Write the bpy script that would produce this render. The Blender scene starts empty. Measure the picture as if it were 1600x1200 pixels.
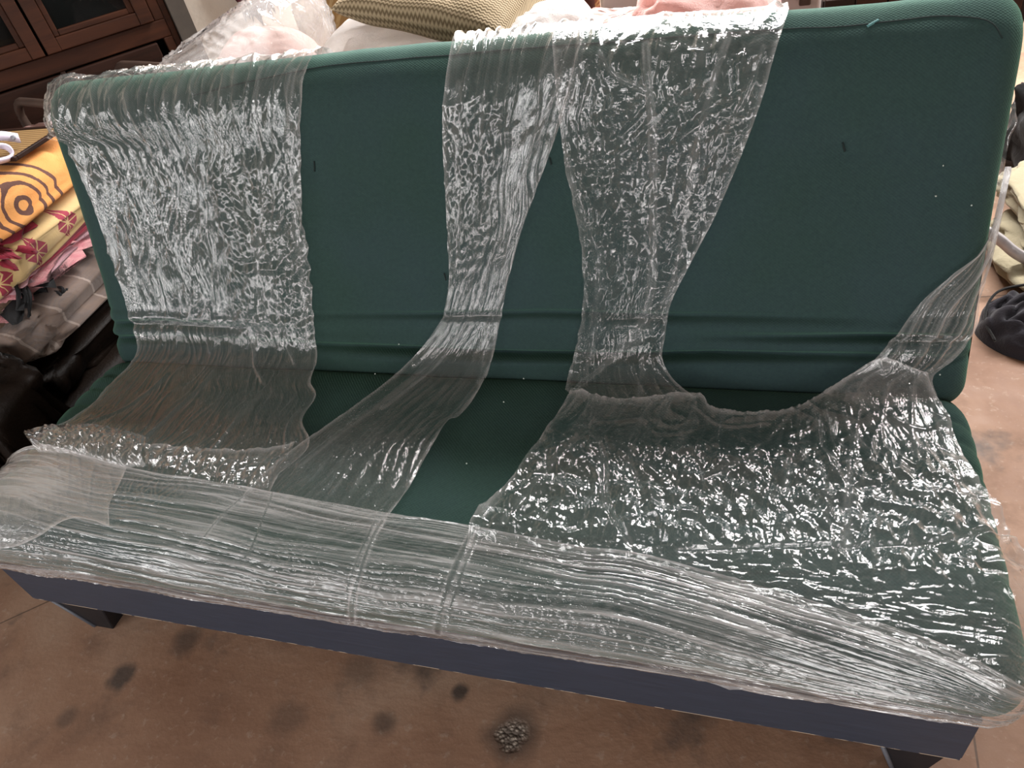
import bpy, bmesh, math, random
import numpy as np
from mathutils import Vector, Matrix

random.seed(7); np.random.seed(7)
scn = bpy.context.scene
col = scn.collection

# ------------------------------------------------------------------ camera
CR = np.array([[0.95305181, 0.0460987, -0.29927771],
               [0.25060625, -0.67483958, 0.69410954],
               [-0.1699669, -0.73652322, -0.6547097]])
CF = 1155.595
CC = np.array([0.0, -0.546, 1.354])
cam = bpy.data.objects.new('camera', bpy.data.cameras.new('camera'))
col.objects.link(cam)
cam.data.sensor_width = 36.0
cam.data.lens = CF / 1600 * 36.0
cam.data.clip_start = 0.02
m = Matrix.Identity(4)
for r in range(3):
    m[r][0] = CR[r, 0]; m[r][1] = -CR[r, 1]; m[r][2] = -CR[r, 2]; m[r][3] = CC[r]
cam.matrix_world = m
scn.camera = cam

# ------------------------------------------------------------------ exposure, world, lights
scn.view_settings.view_transform = 'Standard'
scn.view_settings.look = 'None'
scn.view_settings.gamma = 1.0
scn.view_settings.exposure = 0.0
scn.view_settings.use_curve_mapping = False
w = bpy.data.worlds.new('world'); scn.world = w
w.use_nodes = True
bg = w.node_tree.nodes['Background']
bg.inputs[0].default_value = (0.75, 0.85, 1.0, 1); bg.inputs[1].default_value = 1.0

def area_light(name, loc, target, sx, sy, power, color):
    l = bpy.data.lights.new(name, 'AREA'); l.shape = 'RECTANGLE'; l.size = sx; l.size_y = sy
    l.energy = power; l.color = color
    o = bpy.data.objects.new(name, l); col.objects.link(o)
    o.location = loc
    d = Vector(target) - Vector(loc)
    o.rotation_euler = d.to_track_quat('-Z', 'Y').to_euler()
    return o
SKY_Y0, SKY_Y1, SKY_X0, SKY_X1, CEIL = 2.28, 2.95, -1.05, 2.3, 2.9
PH = math.radians(48)                      # the room stands about 48 degrees to the sofa
e_t = Vector((math.cos(PH), math.sin(PH), 0)); e_n = Vector((math.sin(PH), -math.cos(PH), 0))
def RM(t, d, z):      # t along the left wall, d out from the cabinet front plane, z up
    return e_t*t + e_n*(d-2.6346) + Vector((0, 0, z))
WALL_D = -0.32
T0, T1, D1 = -3.6, 4.4, 5.4
WT0, WT1, WZ0, WZ1 = 1.2, 2.7, 1.25, 2.45           # window_1, in the left wall behind the sofa
FD0, FD1, FZ0, FZ1 = 1.1, 4.1, 1.05, 1.95             # window_2, in the front wall
DT0, DT1, DH = -3.3, -1.25, 2.25                    # door_1, a wide doorway behind the photographer
def facing(p, n): return p, p+n
p, q = facing(Vector(((SKY_X0+SKY_X1)/2, (SKY_Y0+SKY_Y1)/2, CEIL+.05)), Vector((0, 0, -1)))
area_light('skylight_daylight', p, q, SKY_X1-SKY_X0, SKY_Y1-SKY_Y0, 330, (1.0, 0.985, 0.97))
p, q = facing(RM((WT0+WT1)/2, WALL_D-.06, (WZ0+WZ1)/2), e_n)
area_light('left_window_daylight', p, q, WT1-WT0, WZ1-WZ0, 400, (0.97, 0.985, 1.0))
p, q = facing(RM(T0-.06, (FD0+FD1)/2, (FZ0+FZ1)/2), e_t)
area_light('front_window_daylight', p, q, FD1-FD0, FZ1-FZ0, 74, (1.0, 0.97, 0.95))
p, q = facing(RM((DT0+DT1)/2, D1+.06, DH/2), -e_n)
area_light('doorway_daylight', p, q, DT1-DT0, DH, 118, (1.0, 0.96, 0.93))

# ------------------------------------------------------------------ helpers
def px_ray(px):
    v = np.array([px[0]-800, px[1]-600, CF]); r = CR @ v
    return r / np.linalg.norm(r)
def at(px, x=None, y=None, z=None):
    r = px_ray(px)
    t = (x-CC[0])/r[0] if x is not None else (y-CC[1])/r[1] if y is not None else (z-CC[2])/r[2]
    return Vector(CC + r*t)

def tag(o, label=None, cat=None, group=None, kind=None):
    if label: o['label'] = label
    if cat: o['category'] = cat
    if group: o['group'] = group
    if kind: o['kind'] = kind
    return o
def empty(name, loc=(0, 0, 0), rz=0.0):
    o = bpy.data.objects.new(name, None); col.objects.link(o)
    o.location = loc; o.rotation_euler = (0, 0, rz); o.empty_display_size = 0.1
    return o
def link(name, me, mat, parent=None, smooth=True):
    o = bpy.data.objects.new(name, me); col.objects.link(o)
    if mat is not None:
        me.materials.clear(); me.materials.append(mat)
    if smooth: me.shade_smooth()
    else: me.shade_flat()
    if parent is not None: o.parent = parent
    return o
def from_bm(name, bm, mat, parent=None, smooth=True):
    bmesh.ops.recalc_face_normals(bm, faces=bm.faces)
    me = bpy.data.meshes.new(name); bm.to_mesh(me); bm.free()
    return link(name, me, mat, parent, smooth)
def box_bm(x0, x1, y0, y1, z0, z1, bev=0.0, seg=2, bm=None):
    bm = bm or bmesh.new()
    r = bmesh.ops.create_cube(bm, size=1.0)
    vs = r['verts']
    for v in vs:
        v.co = Vector(((x0+x1)/2 + v.co.x*(x1-x0), (y0+y1)/2 + v.co.y*(y1-y0), (z0+z1)/2 + v.co.z*(z1-z0)))
    if bev > 0:
        es = list({e for v in vs for e in v.link_edges})
        bmesh.ops.bevel(bm, geom=es, offset=bev, segments=seg, profile=0.5, affect='EDGES')
    return bm
def box(name, x0, x1, y0, y1, z0, z1, mat, parent=None, bev=0.0, seg=2, smooth=False):
    return from_bm(name, box_bm(x0, x1, y0, y1, z0, z1, bev, seg), mat, parent, smooth)
def catmull(pts, n, closed=False):
    P = np.array(pts, float)
    if closed: Q = np.vstack([P[-1:], P, P[:2]])
    else: Q = np.vstack([2*P[0]-P[1], P, 2*P[-1]-P[-2]])
    out = []
    for i in range(1, len(Q)-2):
        p0, p1, p2, p3 = Q[i-1], Q[i], Q[i+1], Q[i+2]
        for t in np.linspace(0, 1, 24, endpoint=False):
            out.append(0.5*((2*p1)+(-p0+p2)*t+(2*p0-5*p1+4*p2-p3)*t*t+(-p0+3*p1-3*p2+p3)*t**3))
    out.append(Q[-2]); out = np.array(out)
    d = np.r_[0, np.cumsum(np.linalg.norm(np.diff(out, axis=0), axis=1))]
    tt = np.linspace(0, d[-1], n)
    return np.stack([np.interp(tt, d, out[:, k]) for k in range(out.shape[1])], 1)
def tube_bm(pts, r, n=10, bm=None, smooth_n=None):
    bm = bm or bmesh.new()
    P = np.array(pts, float)
    if smooth_n: P = catmull(P, smooth_n)
    rings = []
    T = np.gradient(P, axis=0)
    up = np.array([0.12, 0.23, 0.97])
    for i, p in enumerate(P):
        t = T[i]/np.linalg.norm(T[i])
        a = np.cross(t, up); a /= np.linalg.norm(a); b = np.cross(t, a)
        rr = r[i] if hasattr(r, '__len__') else r
        rings.append([bm.verts.new(p+rr*(math.cos(k*2*math.pi/n)*a+math.sin(k*2*math.pi/n)*b)) for k in range(n)])
    for i in range(len(rings)-1):
        for k in range(n):
            bm.faces.new((rings[i][k], rings[i][(k+1) % n], rings[i+1][(k+1) % n], rings[i+1][k]))
    bm.faces.new(rings[0]); bm.faces.new(rings[-1][::-1])
    return bm
def grid_mesh(name, P, mat, parent=None, attrs=None, uv=None):
    nv, nu = P.shape[:2]
    me = bpy.data.meshes.new(name)
    idx = np.arange(nv*nu).reshape(nv, nu)
    F = np.stack([idx[:-1, :-1], idx[:-1, 1:], idx[1:, 1:], idx[1:, :-1]], -1).reshape(-1, 4)
    me.vertices.add(nv*nu); me.vertices.foreach_set('co', P.reshape(-1).astype(np.float32))
    me.loops.add(F.size); me.loops.foreach_set('vertex_index', F.reshape(-1).astype(np.int32))
    me.polygons.add(len(F)); me.polygons.foreach_set('loop_start', np.arange(0, F.size, 4, dtype=np.int32))
    me.update(calc_edges=True)
    if attrs:
        for k, a in attrs.items():
            at_ = me.attributes.new(k, 'FLOAT', 'POINT'); at_.data.foreach_set('value', a.reshape(-1).astype(np.float32))
    if uv is not None:
        l = me.uv_layers.new(name='UVMap')
        l.data.foreach_set('uv', uv.reshape(-1, 2)[F.reshape(-1)].reshape(-1).astype(np.float32))
    me.validate()
    return link(name, me, mat, parent)

# vectorised gradient noise
_g = np.random.RandomState(3); _ang = _g.rand(4096)*2*np.pi
def _hash(ix, iy, seed):
    h = (ix.astype(np.int64)*374761393 + iy.astype(np.int64)*668265263 + seed*1274126177) & 0x7fffffff
    h = ((h ^ (h >> 13))*1274126177) & 0x7fffffff
    return _ang[(h ^ (h >> 16)) & 4095]
def noise(x, y, seed=0):
    x, y = np.broadcast_arrays(np.asarray(x, float), np.asarray(y, float))
    xi = np.floor(x); yi = np.floor(y); fx = x-xi; fy = y-yi
    def g(ax, ay):
        a = _hash(xi+ax, yi+ay, seed); return np.cos(a)*(fx-ax)+np.sin(a)*(fy-ay)
    u = fx**3*(fx*(fx*6-15)+10); v = fy**3*(fy*(fy*6-15)+10)
    return ((g(0, 0)*(1-u)+g(1, 0)*u)*(1-v)+(g(0, 1)*(1-u)+g(1, 1)*u)*v)*1.45
def ridge(x, y, seed=0, p=2.0):
    return np.clip(1-np.abs(noise(x, y, seed))*1.6, 0, 1)**p
def sstep(a, b, x):
    t = np.clip((x-a)/(b-a), 0, 1); return t*t*(3-2*t)

# ------------------------------------------------------------------ materials
class N:
    def __init__(s, name):
        s.m = bpy.data.materials.new(name); s.m.use_nodes = True
        s.t = s.m.node_tree; s.t.nodes.clear()
        s.out = s.add('ShaderNodeOutputMaterial')
    def add(s, typ, **kw):
        n = s.t.nodes.new(typ)
        for k, v in kw.items():
            if k.startswith('i_'):
                key = k[2:]; key = int(key) if key.isdigit() else key.replace('_', ' ')
                s.set(n.inputs[key], v)
            else: setattr(n, k, v)
        return n
    def set(s, sock, v):
        if isinstance(v, bpy.types.NodeSocket): s.t.links.new(v, sock)
        else: sock.default_value = v
    def coord(s, which='Object'):
        return s.add('ShaderNodeTexCoord').outputs[which]
    def mapping(s, vec, scale=(1, 1, 1), rot=(0, 0, 0), loc=(0, 0, 0)):
        n = s.add('ShaderNodeMapping'); s.set(n.inputs[0], vec)
        n.inputs['Scale'].default_value = scale; n.inputs['Rotation'].default_value = rot; n.inputs['Location'].default_value = loc
        return n.outputs[0]
    def noise(s, vec, scale, detail=4, rough=0.55, dist=0.0):
        n = s.add('ShaderNodeTexNoise'); s.set(n.inputs['Vector'], vec)
        n.inputs['Scale'].default_value = scale; n.inputs['Detail'].default_value = detail
        n.inputs['Roughness'].default_value = rough; n.inputs['Distortion'].default_value = dist
        return n.outputs['Fac']
    def ramp(s, fac, stops):
        n = s.add('ShaderNodeValToRGB'); s.set(n.inputs[0], fac)
        e = n.color_ramp.elements
        while len(e) < len(stops): e.new(0.5)
        for i, (p, c) in enumerate(stops):
            e[i].position = p; e[i].color = (*c, 1) if len(c) == 3 else c
        return n.outputs[0]
    def math(s, op, a, b=0.0, c=None, clamp=False):
        n = s.add('ShaderNodeMath', operation=op, use_clamp=clamp); s.set(n.inputs[0], a); s.set(n.inputs[1], b)
        if c is not None: s.set(n.inputs[2], c)
        return n.outputs[0]
    def mix(s, fac, a, b, mode='MIX'):
        n = s.add('ShaderNodeMix', data_type='RGBA', blend_type=mode)
        s.set(n.inputs[0], fac); s.set(n.inputs[6], a if not isinstance(a, tuple) else (*a[:3], 1)); s.set(n.inputs[7], b if not isinstance(b, tuple) else (*b[:3], 1))
        return n.outputs[2]
    def bump(s, h, strength=0.3, dist=0.002, normal=None):
        n = s.add('ShaderNodeBump'); s.set(n.inputs['Height'], h)
        n.inputs['Strength'].default_value = strength; n.inputs['Distance'].default_value = dist
        if normal is not None: s.set(n.inputs['Normal'], normal)
        return n.outputs[0]
    def principled(s, color, rough=0.8, normal=None, **kw):
        n = s.add('ShaderNodeBsdfPrincipled'); s.set(n.inputs['Base Color'], color if not isinstance(color, tuple) else (*color[:3], 1))
        s.set(n.inputs['Roughness'], rough)
        if normal is not None: s.set(n.inputs['Normal'], normal)
        for k, v in kw.items(): s.set(n.inputs[k.replace('_', ' ')], v)
        return n.outputs[0]
    def done(s, shader):
        s.t.links.new(shader, s.out.inputs[0]); return s.m
    def sep(s, vec):
        n = s.add('ShaderNodeSeparateXYZ'); s.set(n.inputs[0], vec); return n.outputs

def plain(name, color, rough=0.7, var=0.25, scale=8.0, bump=0.15, bscale=90.0, bdist=0.002, spec=0.5, **kw):
    n = N(name); c = n.coord()
    f = n.noise(c, scale, 5)
    a = tuple(x*(1-var) for x in color); b = tuple(min(1, x*(1+var)) for x in color)
    cc = n.ramp(f, [(0.3, a), (0.7, b)])
    return n.done(n.principled(cc, rough, n.bump(n.noise(c, bscale, 4), bump, bdist), Specular_IOR_Level=spec, **kw))
def woven(name, color, color2, rough=0.95, freq=420.0, **kw):
    n = N(name); c = n.coord(); o = n.sep(c)
    big = n.noise(c, 2.2, 4, 0.6); small = n.noise(c, 160, 3)
    cc = n.mix(n.ramp(big, [(0.38, (0, 0, 0)), (0.62, (1, 1, 1))]), color, color2)
    cc = n.mix(n.math('MULTIPLY', small, 0.55), cc, tuple(x*2.2 for x in color))
    wv = n.math('MULTIPLY', n.math('SINE', n.math('MULTIPLY', o[0], freq*2.2)), n.math('SINE', n.math('MULTIPLY', n.math('ADD', o[2], o[1]), freq*2.2)))
    h = n.math('ADD', n.math('MULTIPLY', wv, 0.35), n.noise(c, 260, 3))
    return n.done(n.principled(cc, rough, n.bump(h, 0.5, 0.0012), Sheen_Weight=kw.get('sheen', 0.25), Sheen_Roughness=0.5, Sheen_Tint=(*kw.get('tint', (0.35, 0.8, 0.6)), 1), Specular_IOR_Level=0.15))
def wood(name, c1, c2, rough=0.55, scale=(3, 30, 30), bump=0.2):
    n = N(name); v = n.mapping(n.coord(), scale)
    f = n.noise(v, 1.0, 6, 0.6, 0.6)
    cc = n.ramp(f, [(0.3, c1), (0.7, c2)])
    return n.done(n.principled(cc, rough, n.bump(f, bump, 0.002), Specular_IOR_Level=0.18))

M = {}
M['fabric'] = woven('green_fabric', (0.018, 0.035, 0.031), (0.022, 0.037, 0.043), sheen=0.2, tint=(.35, .8, .5))
M['fabric_side'] = woven('green_fabric_side', (0.018, 0.085, 0.055), (0.016, 0.075, 0.055), sheen=0.3)
M['thread'] = plain('dark_thread', (0.006, 0.015, 0.014), 0.9)
M['blue_thread'] = plain('blue_thread', (0.10, 0.25, 0.25), 0.8)
M['lint'] = plain('lint', (0.5, 0.55, 0.5), 0.9)
def rail_mat():
    n = N('blue_grey_paint'); c = n.coord(); o = n.sep(c)
    f = n.noise(n.mapping(c, (2, 20, 20)), 6, 5)
    cc = n.ramp(f, [(0.3, (0.016, 0.021, 0.034)), (0.7, (0.022, 0.029, 0.047))])
    chip = n.math('MULTIPLY', n.math('GREATER_THAN', n.noise(n.mapping(c, (9, 60, 60)), 2.0, 6), 0.50),
                  n.math('LESS_THAN', o[2], 0.1245))
    cc = n.mix(chip, cc, (0.42, 0.33, 0.24))
    return n.done(n.principled(cc, 0.5, n.bump(f, 0.2, 0.001)))
M['rail'] = rail_mat()
M['dark_leg'] = plain('dark_leg_paint', (0.007, 0.007, 0.009), 0.5, spec=.25)
M['leg_lit_edge'] = plain('lit_edge_paint', (0.07, 0.075, 0.09), 0.5)  # light on the leg's left edge, put into a paler colour
M['wood_red'] = wood('reddish_wood', (0.021, 0.007, 0.0035), (0.058, 0.019, 0.0085))
M['wood_dark'] = wood('dark_wood', (0.011, 0.005, 0.003), (0.034, 0.013, 0.008))
def glass_mat():
    n = N('dark_glass')
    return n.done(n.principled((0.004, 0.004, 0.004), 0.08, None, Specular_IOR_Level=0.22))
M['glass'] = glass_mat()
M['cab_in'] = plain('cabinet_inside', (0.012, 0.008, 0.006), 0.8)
M['ceramic'] = plain('grey_ceramic', (0.35, 0.37, 0.33), 0.3, 0.1)
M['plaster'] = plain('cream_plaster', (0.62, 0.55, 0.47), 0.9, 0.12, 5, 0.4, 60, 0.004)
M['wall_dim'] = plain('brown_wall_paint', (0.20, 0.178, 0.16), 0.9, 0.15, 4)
M['ceiling'] = plain('ceiling_boards', (0.15, 0.13, 0.115), 0.9, 0.15, 3)
M['wall_strip'] = plain('dark_wall_strip', (0.06, 0.048, 0.038), 0.8, 0.2, 12)
M['iron'] = plain('dark_brown_tube', (0.07, 0.045, 0.035), 0.45)
M['leather'] = plain('dark_brown_leather', (0.010, 0.006, 0.004), 0.5, 0.3, 14, 0.5, 130, 0.003, spec=.16)

def floor_mat():
    n = N('brown_cement_floor'); c = n.add('ShaderNodeNewGeometry').outputs['Position']; o = n.sep(c)
    big = n.noise(c, 1.6, 6, 0.6, 0.4); mid = n.noise(c, 7, 8, 0.65); fine = n.noise(c, 55, 6, 0.6)
    cc = n.ramp(big, [(0.3, (0.17, 0.082, 0.046)), (0.5, (0.27, 0.155, 0.098)), (0.72, (0.36, 0.245, 0.172))])
    cc = n.mix(n.ramp(mid, [(0.52, (0, 0, 0)), (0.72, (0.7, 0.7, 0.7))]), cc, (0.13, 0.075, 0.05))
    cc = n.mix(n.ramp(fine, [(0.58, (0, 0, 0)), (0.75, (0.5, 0.5, 0.5))]), cc, (0.42, 0.33, 0.26))
    cc = n.mix(n.ramp(n.noise(n.mapping(c, (1, 1, 1), loc=(3, 7, 0)), 4.2, 5, 0.6), [(0.60, (0, 0, 0)), (0.70, (0.75, 0.75, 0.75))]), cc, (0.055, 0.045, 0.04))
    # worn spots with a place of their own on this floor: dark oily stains, the pitted patch
    def spot(x, y, r, soft, wob):
        v = n.mapping(c, (1, 1, 1), loc=(-x, -y, 0))
        ln = n.add('ShaderNodeVectorMath', operation='LENGTH'); n.set(ln.inputs[0], v)
        d = n.math('ADD', ln.outputs['Value'], n.math('MULTIPLY', n.math('SUBTRACT', n.noise(c, 28, 5), 0.5), wob))
        return n.math('SUBTRACT', 1.0, n.math('DIVIDE', n.math('SUBTRACT', d, r), soft), clamp=True)
    h = n.math('ADD', n.math('MULTIPLY', mid, 0.6), n.math('MULTIPLY', fine, 0.5))
    for (px, r, s_, wb, k) in [((190, 1058), .018, .02, .05, .8), ((290, 1002), .015, .03, .05, .6), ((718, 1082), .011, .012, .02, .85), ((600, 1130), .012, .02, .03, .6), ((105, 1120), .01, .02, .03, .5), ((450, 1120), .02, .03, .06, .35), ((560, 1045), .02, .03, .06, .4)]:
        p = at(px, z=0.0)
        cc = n.mix(n.math('MULTIPLY', spot(p.x, p.y, r, s_, wb), k), cc, (0.035, 0.03, 0.027))
    p = at((800, 1148), z=0.0)
    patch = spot(p.x, p.y, .018, .014, .035)
    ring = spot(p.x, p.y, .034, .03, .05)
    cc = n.mix(n.math('MULTIPLY', ring, .65), cc, (0.04, 0.032, 0.027))
    vor = n.add('ShaderNodeTexVoronoi'); n.set(vor.inputs['Vector'], n.mix(0.03, c, n.add('ShaderNodeTexNoise', i_Scale=45.0).outputs['Color'])); vor.inputs['Scale'].default_value = 150
    peb = n.ramp(vor.outputs['Distance'], [(0.15, (0.40, 0.34, 0.28)), (0.6, (0.09, 0.07, 0.055))])
    cc = n.mix(n.math('MULTIPLY', patch, .9), cc, peb)
    h = n.math('SUBTRACT', h, n.math('MULTIPLY', n.math('MULTIPLY', patch, vor.outputs['Distance']), 2.0))
    # hairline cracks
    vc = n.add('ShaderNodeTexVoronoi', feature='DISTANCE_TO_EDGE'); n.set(vc.inputs['Vector'], n.mix(0.12, c, n.add('ShaderNodeTexNoise', i_Scale=5.0).outputs['Color'])); vc.inputs['Scale'].default_value = 0.55
    crack = n.math('LESS_THAN', vc.outputs['Distance'], 0.0008)
    cc = n.mix(n.math('MULTIPLY', crack, 0.7), cc, (0.05, 0.03, 0.02))
    h = n.math('SUBTRACT', h, n.math('MULTIPLY', crack, 0.6))
    return n.done(n.principled(cc, n.ramp(mid, [(0.3, (0.5, 0.5, 0.5)), (0.7, (0.8, 0.8, 0.8))]), n.bump(h, 0.5, 0.004)))
M['floor'] = floor_mat()

HAZE_K = 0.21
def film_mat(name, su=1.0, sv=1.0, w2=1.2, haze_col=(0.80, 0.77, 0.76), gloss=1.0, fine=1.0, rough=.06):
    """clear stretch film: transparent, Fresnel gloss, a little milky scatter where it is gathered"""
    n = N(name)
    uv = n.add('ShaderNodeUVMap').outputs[0]
    v1 = n.mapping(uv, (su*150, sv*22, 1)); v2 = n.mapping(uv, (su*66, sv*34, 1))
    a1 = n.noise(v1, 1.0, 3, 0.6, 0.5); a2 = n.noise(v2, 1.0, 4, 0.6, 1.2)
    h = n.math('ADD', n.math('ADD', n.math('MULTIPLY', n.math('ABSOLUTE', n.math('SUBTRACT', a1, 0.5)), -1.6), n.math('MULTIPLY', n.math('ABSOLUTE', n.math('SUBTRACT', a2, 0.5)), -w2)), n.math('MULTIPLY', n.math('MULTIPLY', n.noise(n.mapping(uv, (su*620, sv*260, 1)), 1.0, 2, .6, .6), n.ramp(n.noise(n.mapping(uv, (9, 9, 1)), 1.0, 2), [(0.42, (0.1, 0.1, 0.1)), (0.6, (1, 1, 1))])), 0.22))
    nor = n.bump(h, 0.8*fine, 0.0022)
    fr = n.add('ShaderNodeFresnel'); n.set(fr.inputs['Normal'], nor)
    n.set(fr.inputs['IOR'], n.math('MULTIPLY_ADD', n.add('ShaderNodeNewGeometry').outputs['Backfacing'], 1/1.5-1.5, 1.5))   # a thin sheet reflects alike from both sides
    gl1 = n.add('ShaderNodeBsdfGlossy'); gl1.inputs['Roughness'].default_value = rough; n.set(gl1.inputs['Normal'], nor); gl1.inputs['Color'].default_value = (0.97, 0.97, 0.97, 1)
    gl2 = n.add('ShaderNodeBsdfGlossy'); gl2.inputs['Roughness'].default_value = 0.34; n.set(gl2.inputs['Normal'], nor); gl2.inputs['Color'].default_value = (0.95, 0.95, 0.95, 1)
    gm = n.add('ShaderNodeMixShader'); gm.inputs[0].default_value = 0.16
    n.t.links.new(gl1.outputs[0], gm.inputs[1]); n.t.links.new(gl2.outputs[0], gm.inputs[2])
    tr = n.add('ShaderNodeBsdfTransparent'); tr.inputs[0].default_value = (0.97, 0.975, 0.975, 1)
    df = n.add('ShaderNodeBsdfDiffuse'); df.inputs[0].default_value = (*haze_col, 1); n.set(df.inputs['Normal'], nor)
    tl = n.add('ShaderNodeBsdfTranslucent'); tl.inputs[0].default_value = (*haze_col, 1)
    dm = n.add('ShaderNodeMixShader'); dm.inputs[0].default_value = 0.35
    n.t.links.new(df.outputs[0], dm.inputs[1]); n.t.links.new(tl.outputs[0], dm.inputs[2])
    hz = n.math('MULTIPLY', n.add('ShaderNodeAttribute', attribute_name='haze').outputs['Fac'], HAZE_K)
    base = n.add('ShaderNodeMixShader'); n.set(base.inputs[0], hz)
    n.t.links.new(tr.outputs[0], base.inputs[1]); n.t.links.new(dm.outputs[0], base.inputs[2])
    fin = n.add('ShaderNodeMixShader'); n.set(fin.inputs[0], n.math('MULTIPLY', fr.outputs[0], 2.3*gloss, clamp=True))
    n.t.links.new(base.outputs[0], fin.inputs[1]); n.t.links.new(gm.outputs[0], fin.inputs[2])
    return n.done(fin.outputs[0])
M['film'] = film_mat('clear_film', w2=1.5, fine=.75)
M['film_band'] = film_mat('clear_film_stretched', su=0.05, sv=5.0, w2=.35, gloss=.9, rough=.08, fine=.6)
M['film_crumple'] = film_mat('clear_film_crumpled', su=0.5, sv=1.6, gloss=1.25, rough=.08, fine=.75)
M['film_glint'] = film_mat('clear_film_creased', su=0.35, sv=1.5, w2=1.8, gloss=1.0, fine=.8, rough=.05)

# ------------------------------------------------------------------ room shell (turned about 48 degrees to the sofa)
def oriented(o):      # object whose local x = along wall, -y = out of wall
    o.location = e_n*(-2.6346); o.rotation_euler = (0, 0, PH); return o
def struct(o, kind='structure'):
    o['kind'] = kind; return o
struct(oriented(box('floor', T0, T1, -D1, -WALL_D, -0.08, 0.0, M['floor'])))
def holed_wall(name, run, a0, a1, z0, z1, lo, hi, thick, mat):
    """wall with one rectangular opening; run(a, b) turns wall coordinates into local x, y"""
    bm = bmesh.new()
    for (p0, p1, q0, q1) in ((lo, a0, 0, CEIL), (a1, hi, 0, CEIL), (a0, a1, 0, z0), (a0, a1, z1, CEIL)):
        if q1-q0 < 1e-4: continue
        x0, y0 = run(p0, 0); x1, y1 = run(p1, thick)
        box_bm(min(x0, x1), max(x0, x1), min(y0, y1), max(y0, y1), q0, q1, bm=bm)
    struct(oriented(from_bm(name, bm, mat, smooth=False)))
def opening_frame(name, run, a0, a1, z0, z1, bars, mat):
    bm = bmesh.new(); f = .05
    segs = [(a0, a0+f, z0, z1), (a1-f, a1, z0, z1), (a0+f, a1-f, z1-f, z1)]
    if z0 > .1: segs.append((a0+f, a1-f, z0, z0+f))
    for k in range(bars):
        c = a0+(a1-a0)*(k+1)/(bars+1); segs.append((c-.02, c+.02, z0+f, z1-f))
    for (p0, p1, q0, q1) in segs:
        x0, y0 = run(p0, -.02); x1, y1 = run(p1, .03)
        box_bm(min(x0, x1), max(x0, x1), min(y0, y1), max(y0, y1), q0, q1, bm=bm)
    struct(oriented(from_bm(name, bm, mat, smooth=False)))
run_left = lambda a, b: (a, -WALL_D+b)
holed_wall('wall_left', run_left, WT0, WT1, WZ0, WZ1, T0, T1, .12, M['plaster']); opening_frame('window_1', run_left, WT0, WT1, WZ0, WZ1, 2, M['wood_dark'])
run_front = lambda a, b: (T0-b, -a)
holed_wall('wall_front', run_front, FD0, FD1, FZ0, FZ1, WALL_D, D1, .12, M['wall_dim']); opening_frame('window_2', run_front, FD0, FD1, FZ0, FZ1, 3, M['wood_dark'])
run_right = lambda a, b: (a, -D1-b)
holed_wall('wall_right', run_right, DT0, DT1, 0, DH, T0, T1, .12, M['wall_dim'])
opening_frame('door_1', run_right, DT0, DT1, 0, DH, 0, M['wood_dark'])
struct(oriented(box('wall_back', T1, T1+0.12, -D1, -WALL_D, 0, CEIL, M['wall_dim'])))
bm = bmesh.new()
oc = [RM(T0, WALL_D, CEIL), RM(T0, D1, CEIL), RM(T1, D1, CEIL), RM(T1, WALL_D, CEIL)]
ic = [Vector((SKY_X0, SKY_Y1, CEIL)), Vector((SKY_X0, SKY_Y0, CEIL)), Vector((SKY_X1, SKY_Y0, CEIL)), Vector((SKY_X1, SKY_Y1, CEIL))]
ov = [bm.verts.new(p) for p in oc]; iv = [bm.verts.new(p) for p in ic]; iu = [bm.verts.new(p+Vector((0, 0, 0.05))) for p in ic]
for k in range(4):
    bm.faces.new((ov[k], ov[(k+1) % 4], iv[(k+1) % 4], iv[k])); bm.faces.new((iv[k], iv[(k+1) % 4], iu[(k+1) % 4], iu[k]))
struct(from_bm('ceiling', bm, M['ceiling'], smooth=False))
struct(oriented(box('wall_strip_1', 0.027, 0.085, -0.02, 0.30, 0, CEIL, M['wall_strip'])))  # narrow dark strip between the cabinet and the plaster
struct(oriented(box('wall_strip_2', 0.085, 0.60, 0.02, 0.30, 0, CEIL, M['plaster'])))

# ------------------------------------------------------------------ sofa bed
XL, XR, ER = -1.520, 0.378, 0.055          # mattress ends, end rounding radius
SEAT = catmull([(.10, .254), (.04, .254), (.008, .262), (-.006, .285), (-.002, .318), (.020, .348), (.065, .367), (.18, .374), (.33, .376), (.46, .370), (.535, .350), (.565, .315), (.555, .272), (.50, .254), (.30, .252)], 260, closed=True)
BACK = catmull([(.60, .300), (.552, .315), (.536, .355), (.560, .415), (.600, .50), (.637, .61), (.678, .73), (.708, .82), (.726, .875), (.752, .914), (.790, .934), (.830, .925), (.855, .885), (.850, .80), (.815, .66), (.765, .50), (.72, .37), (.67, .310)], 480, closed=True)

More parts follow.
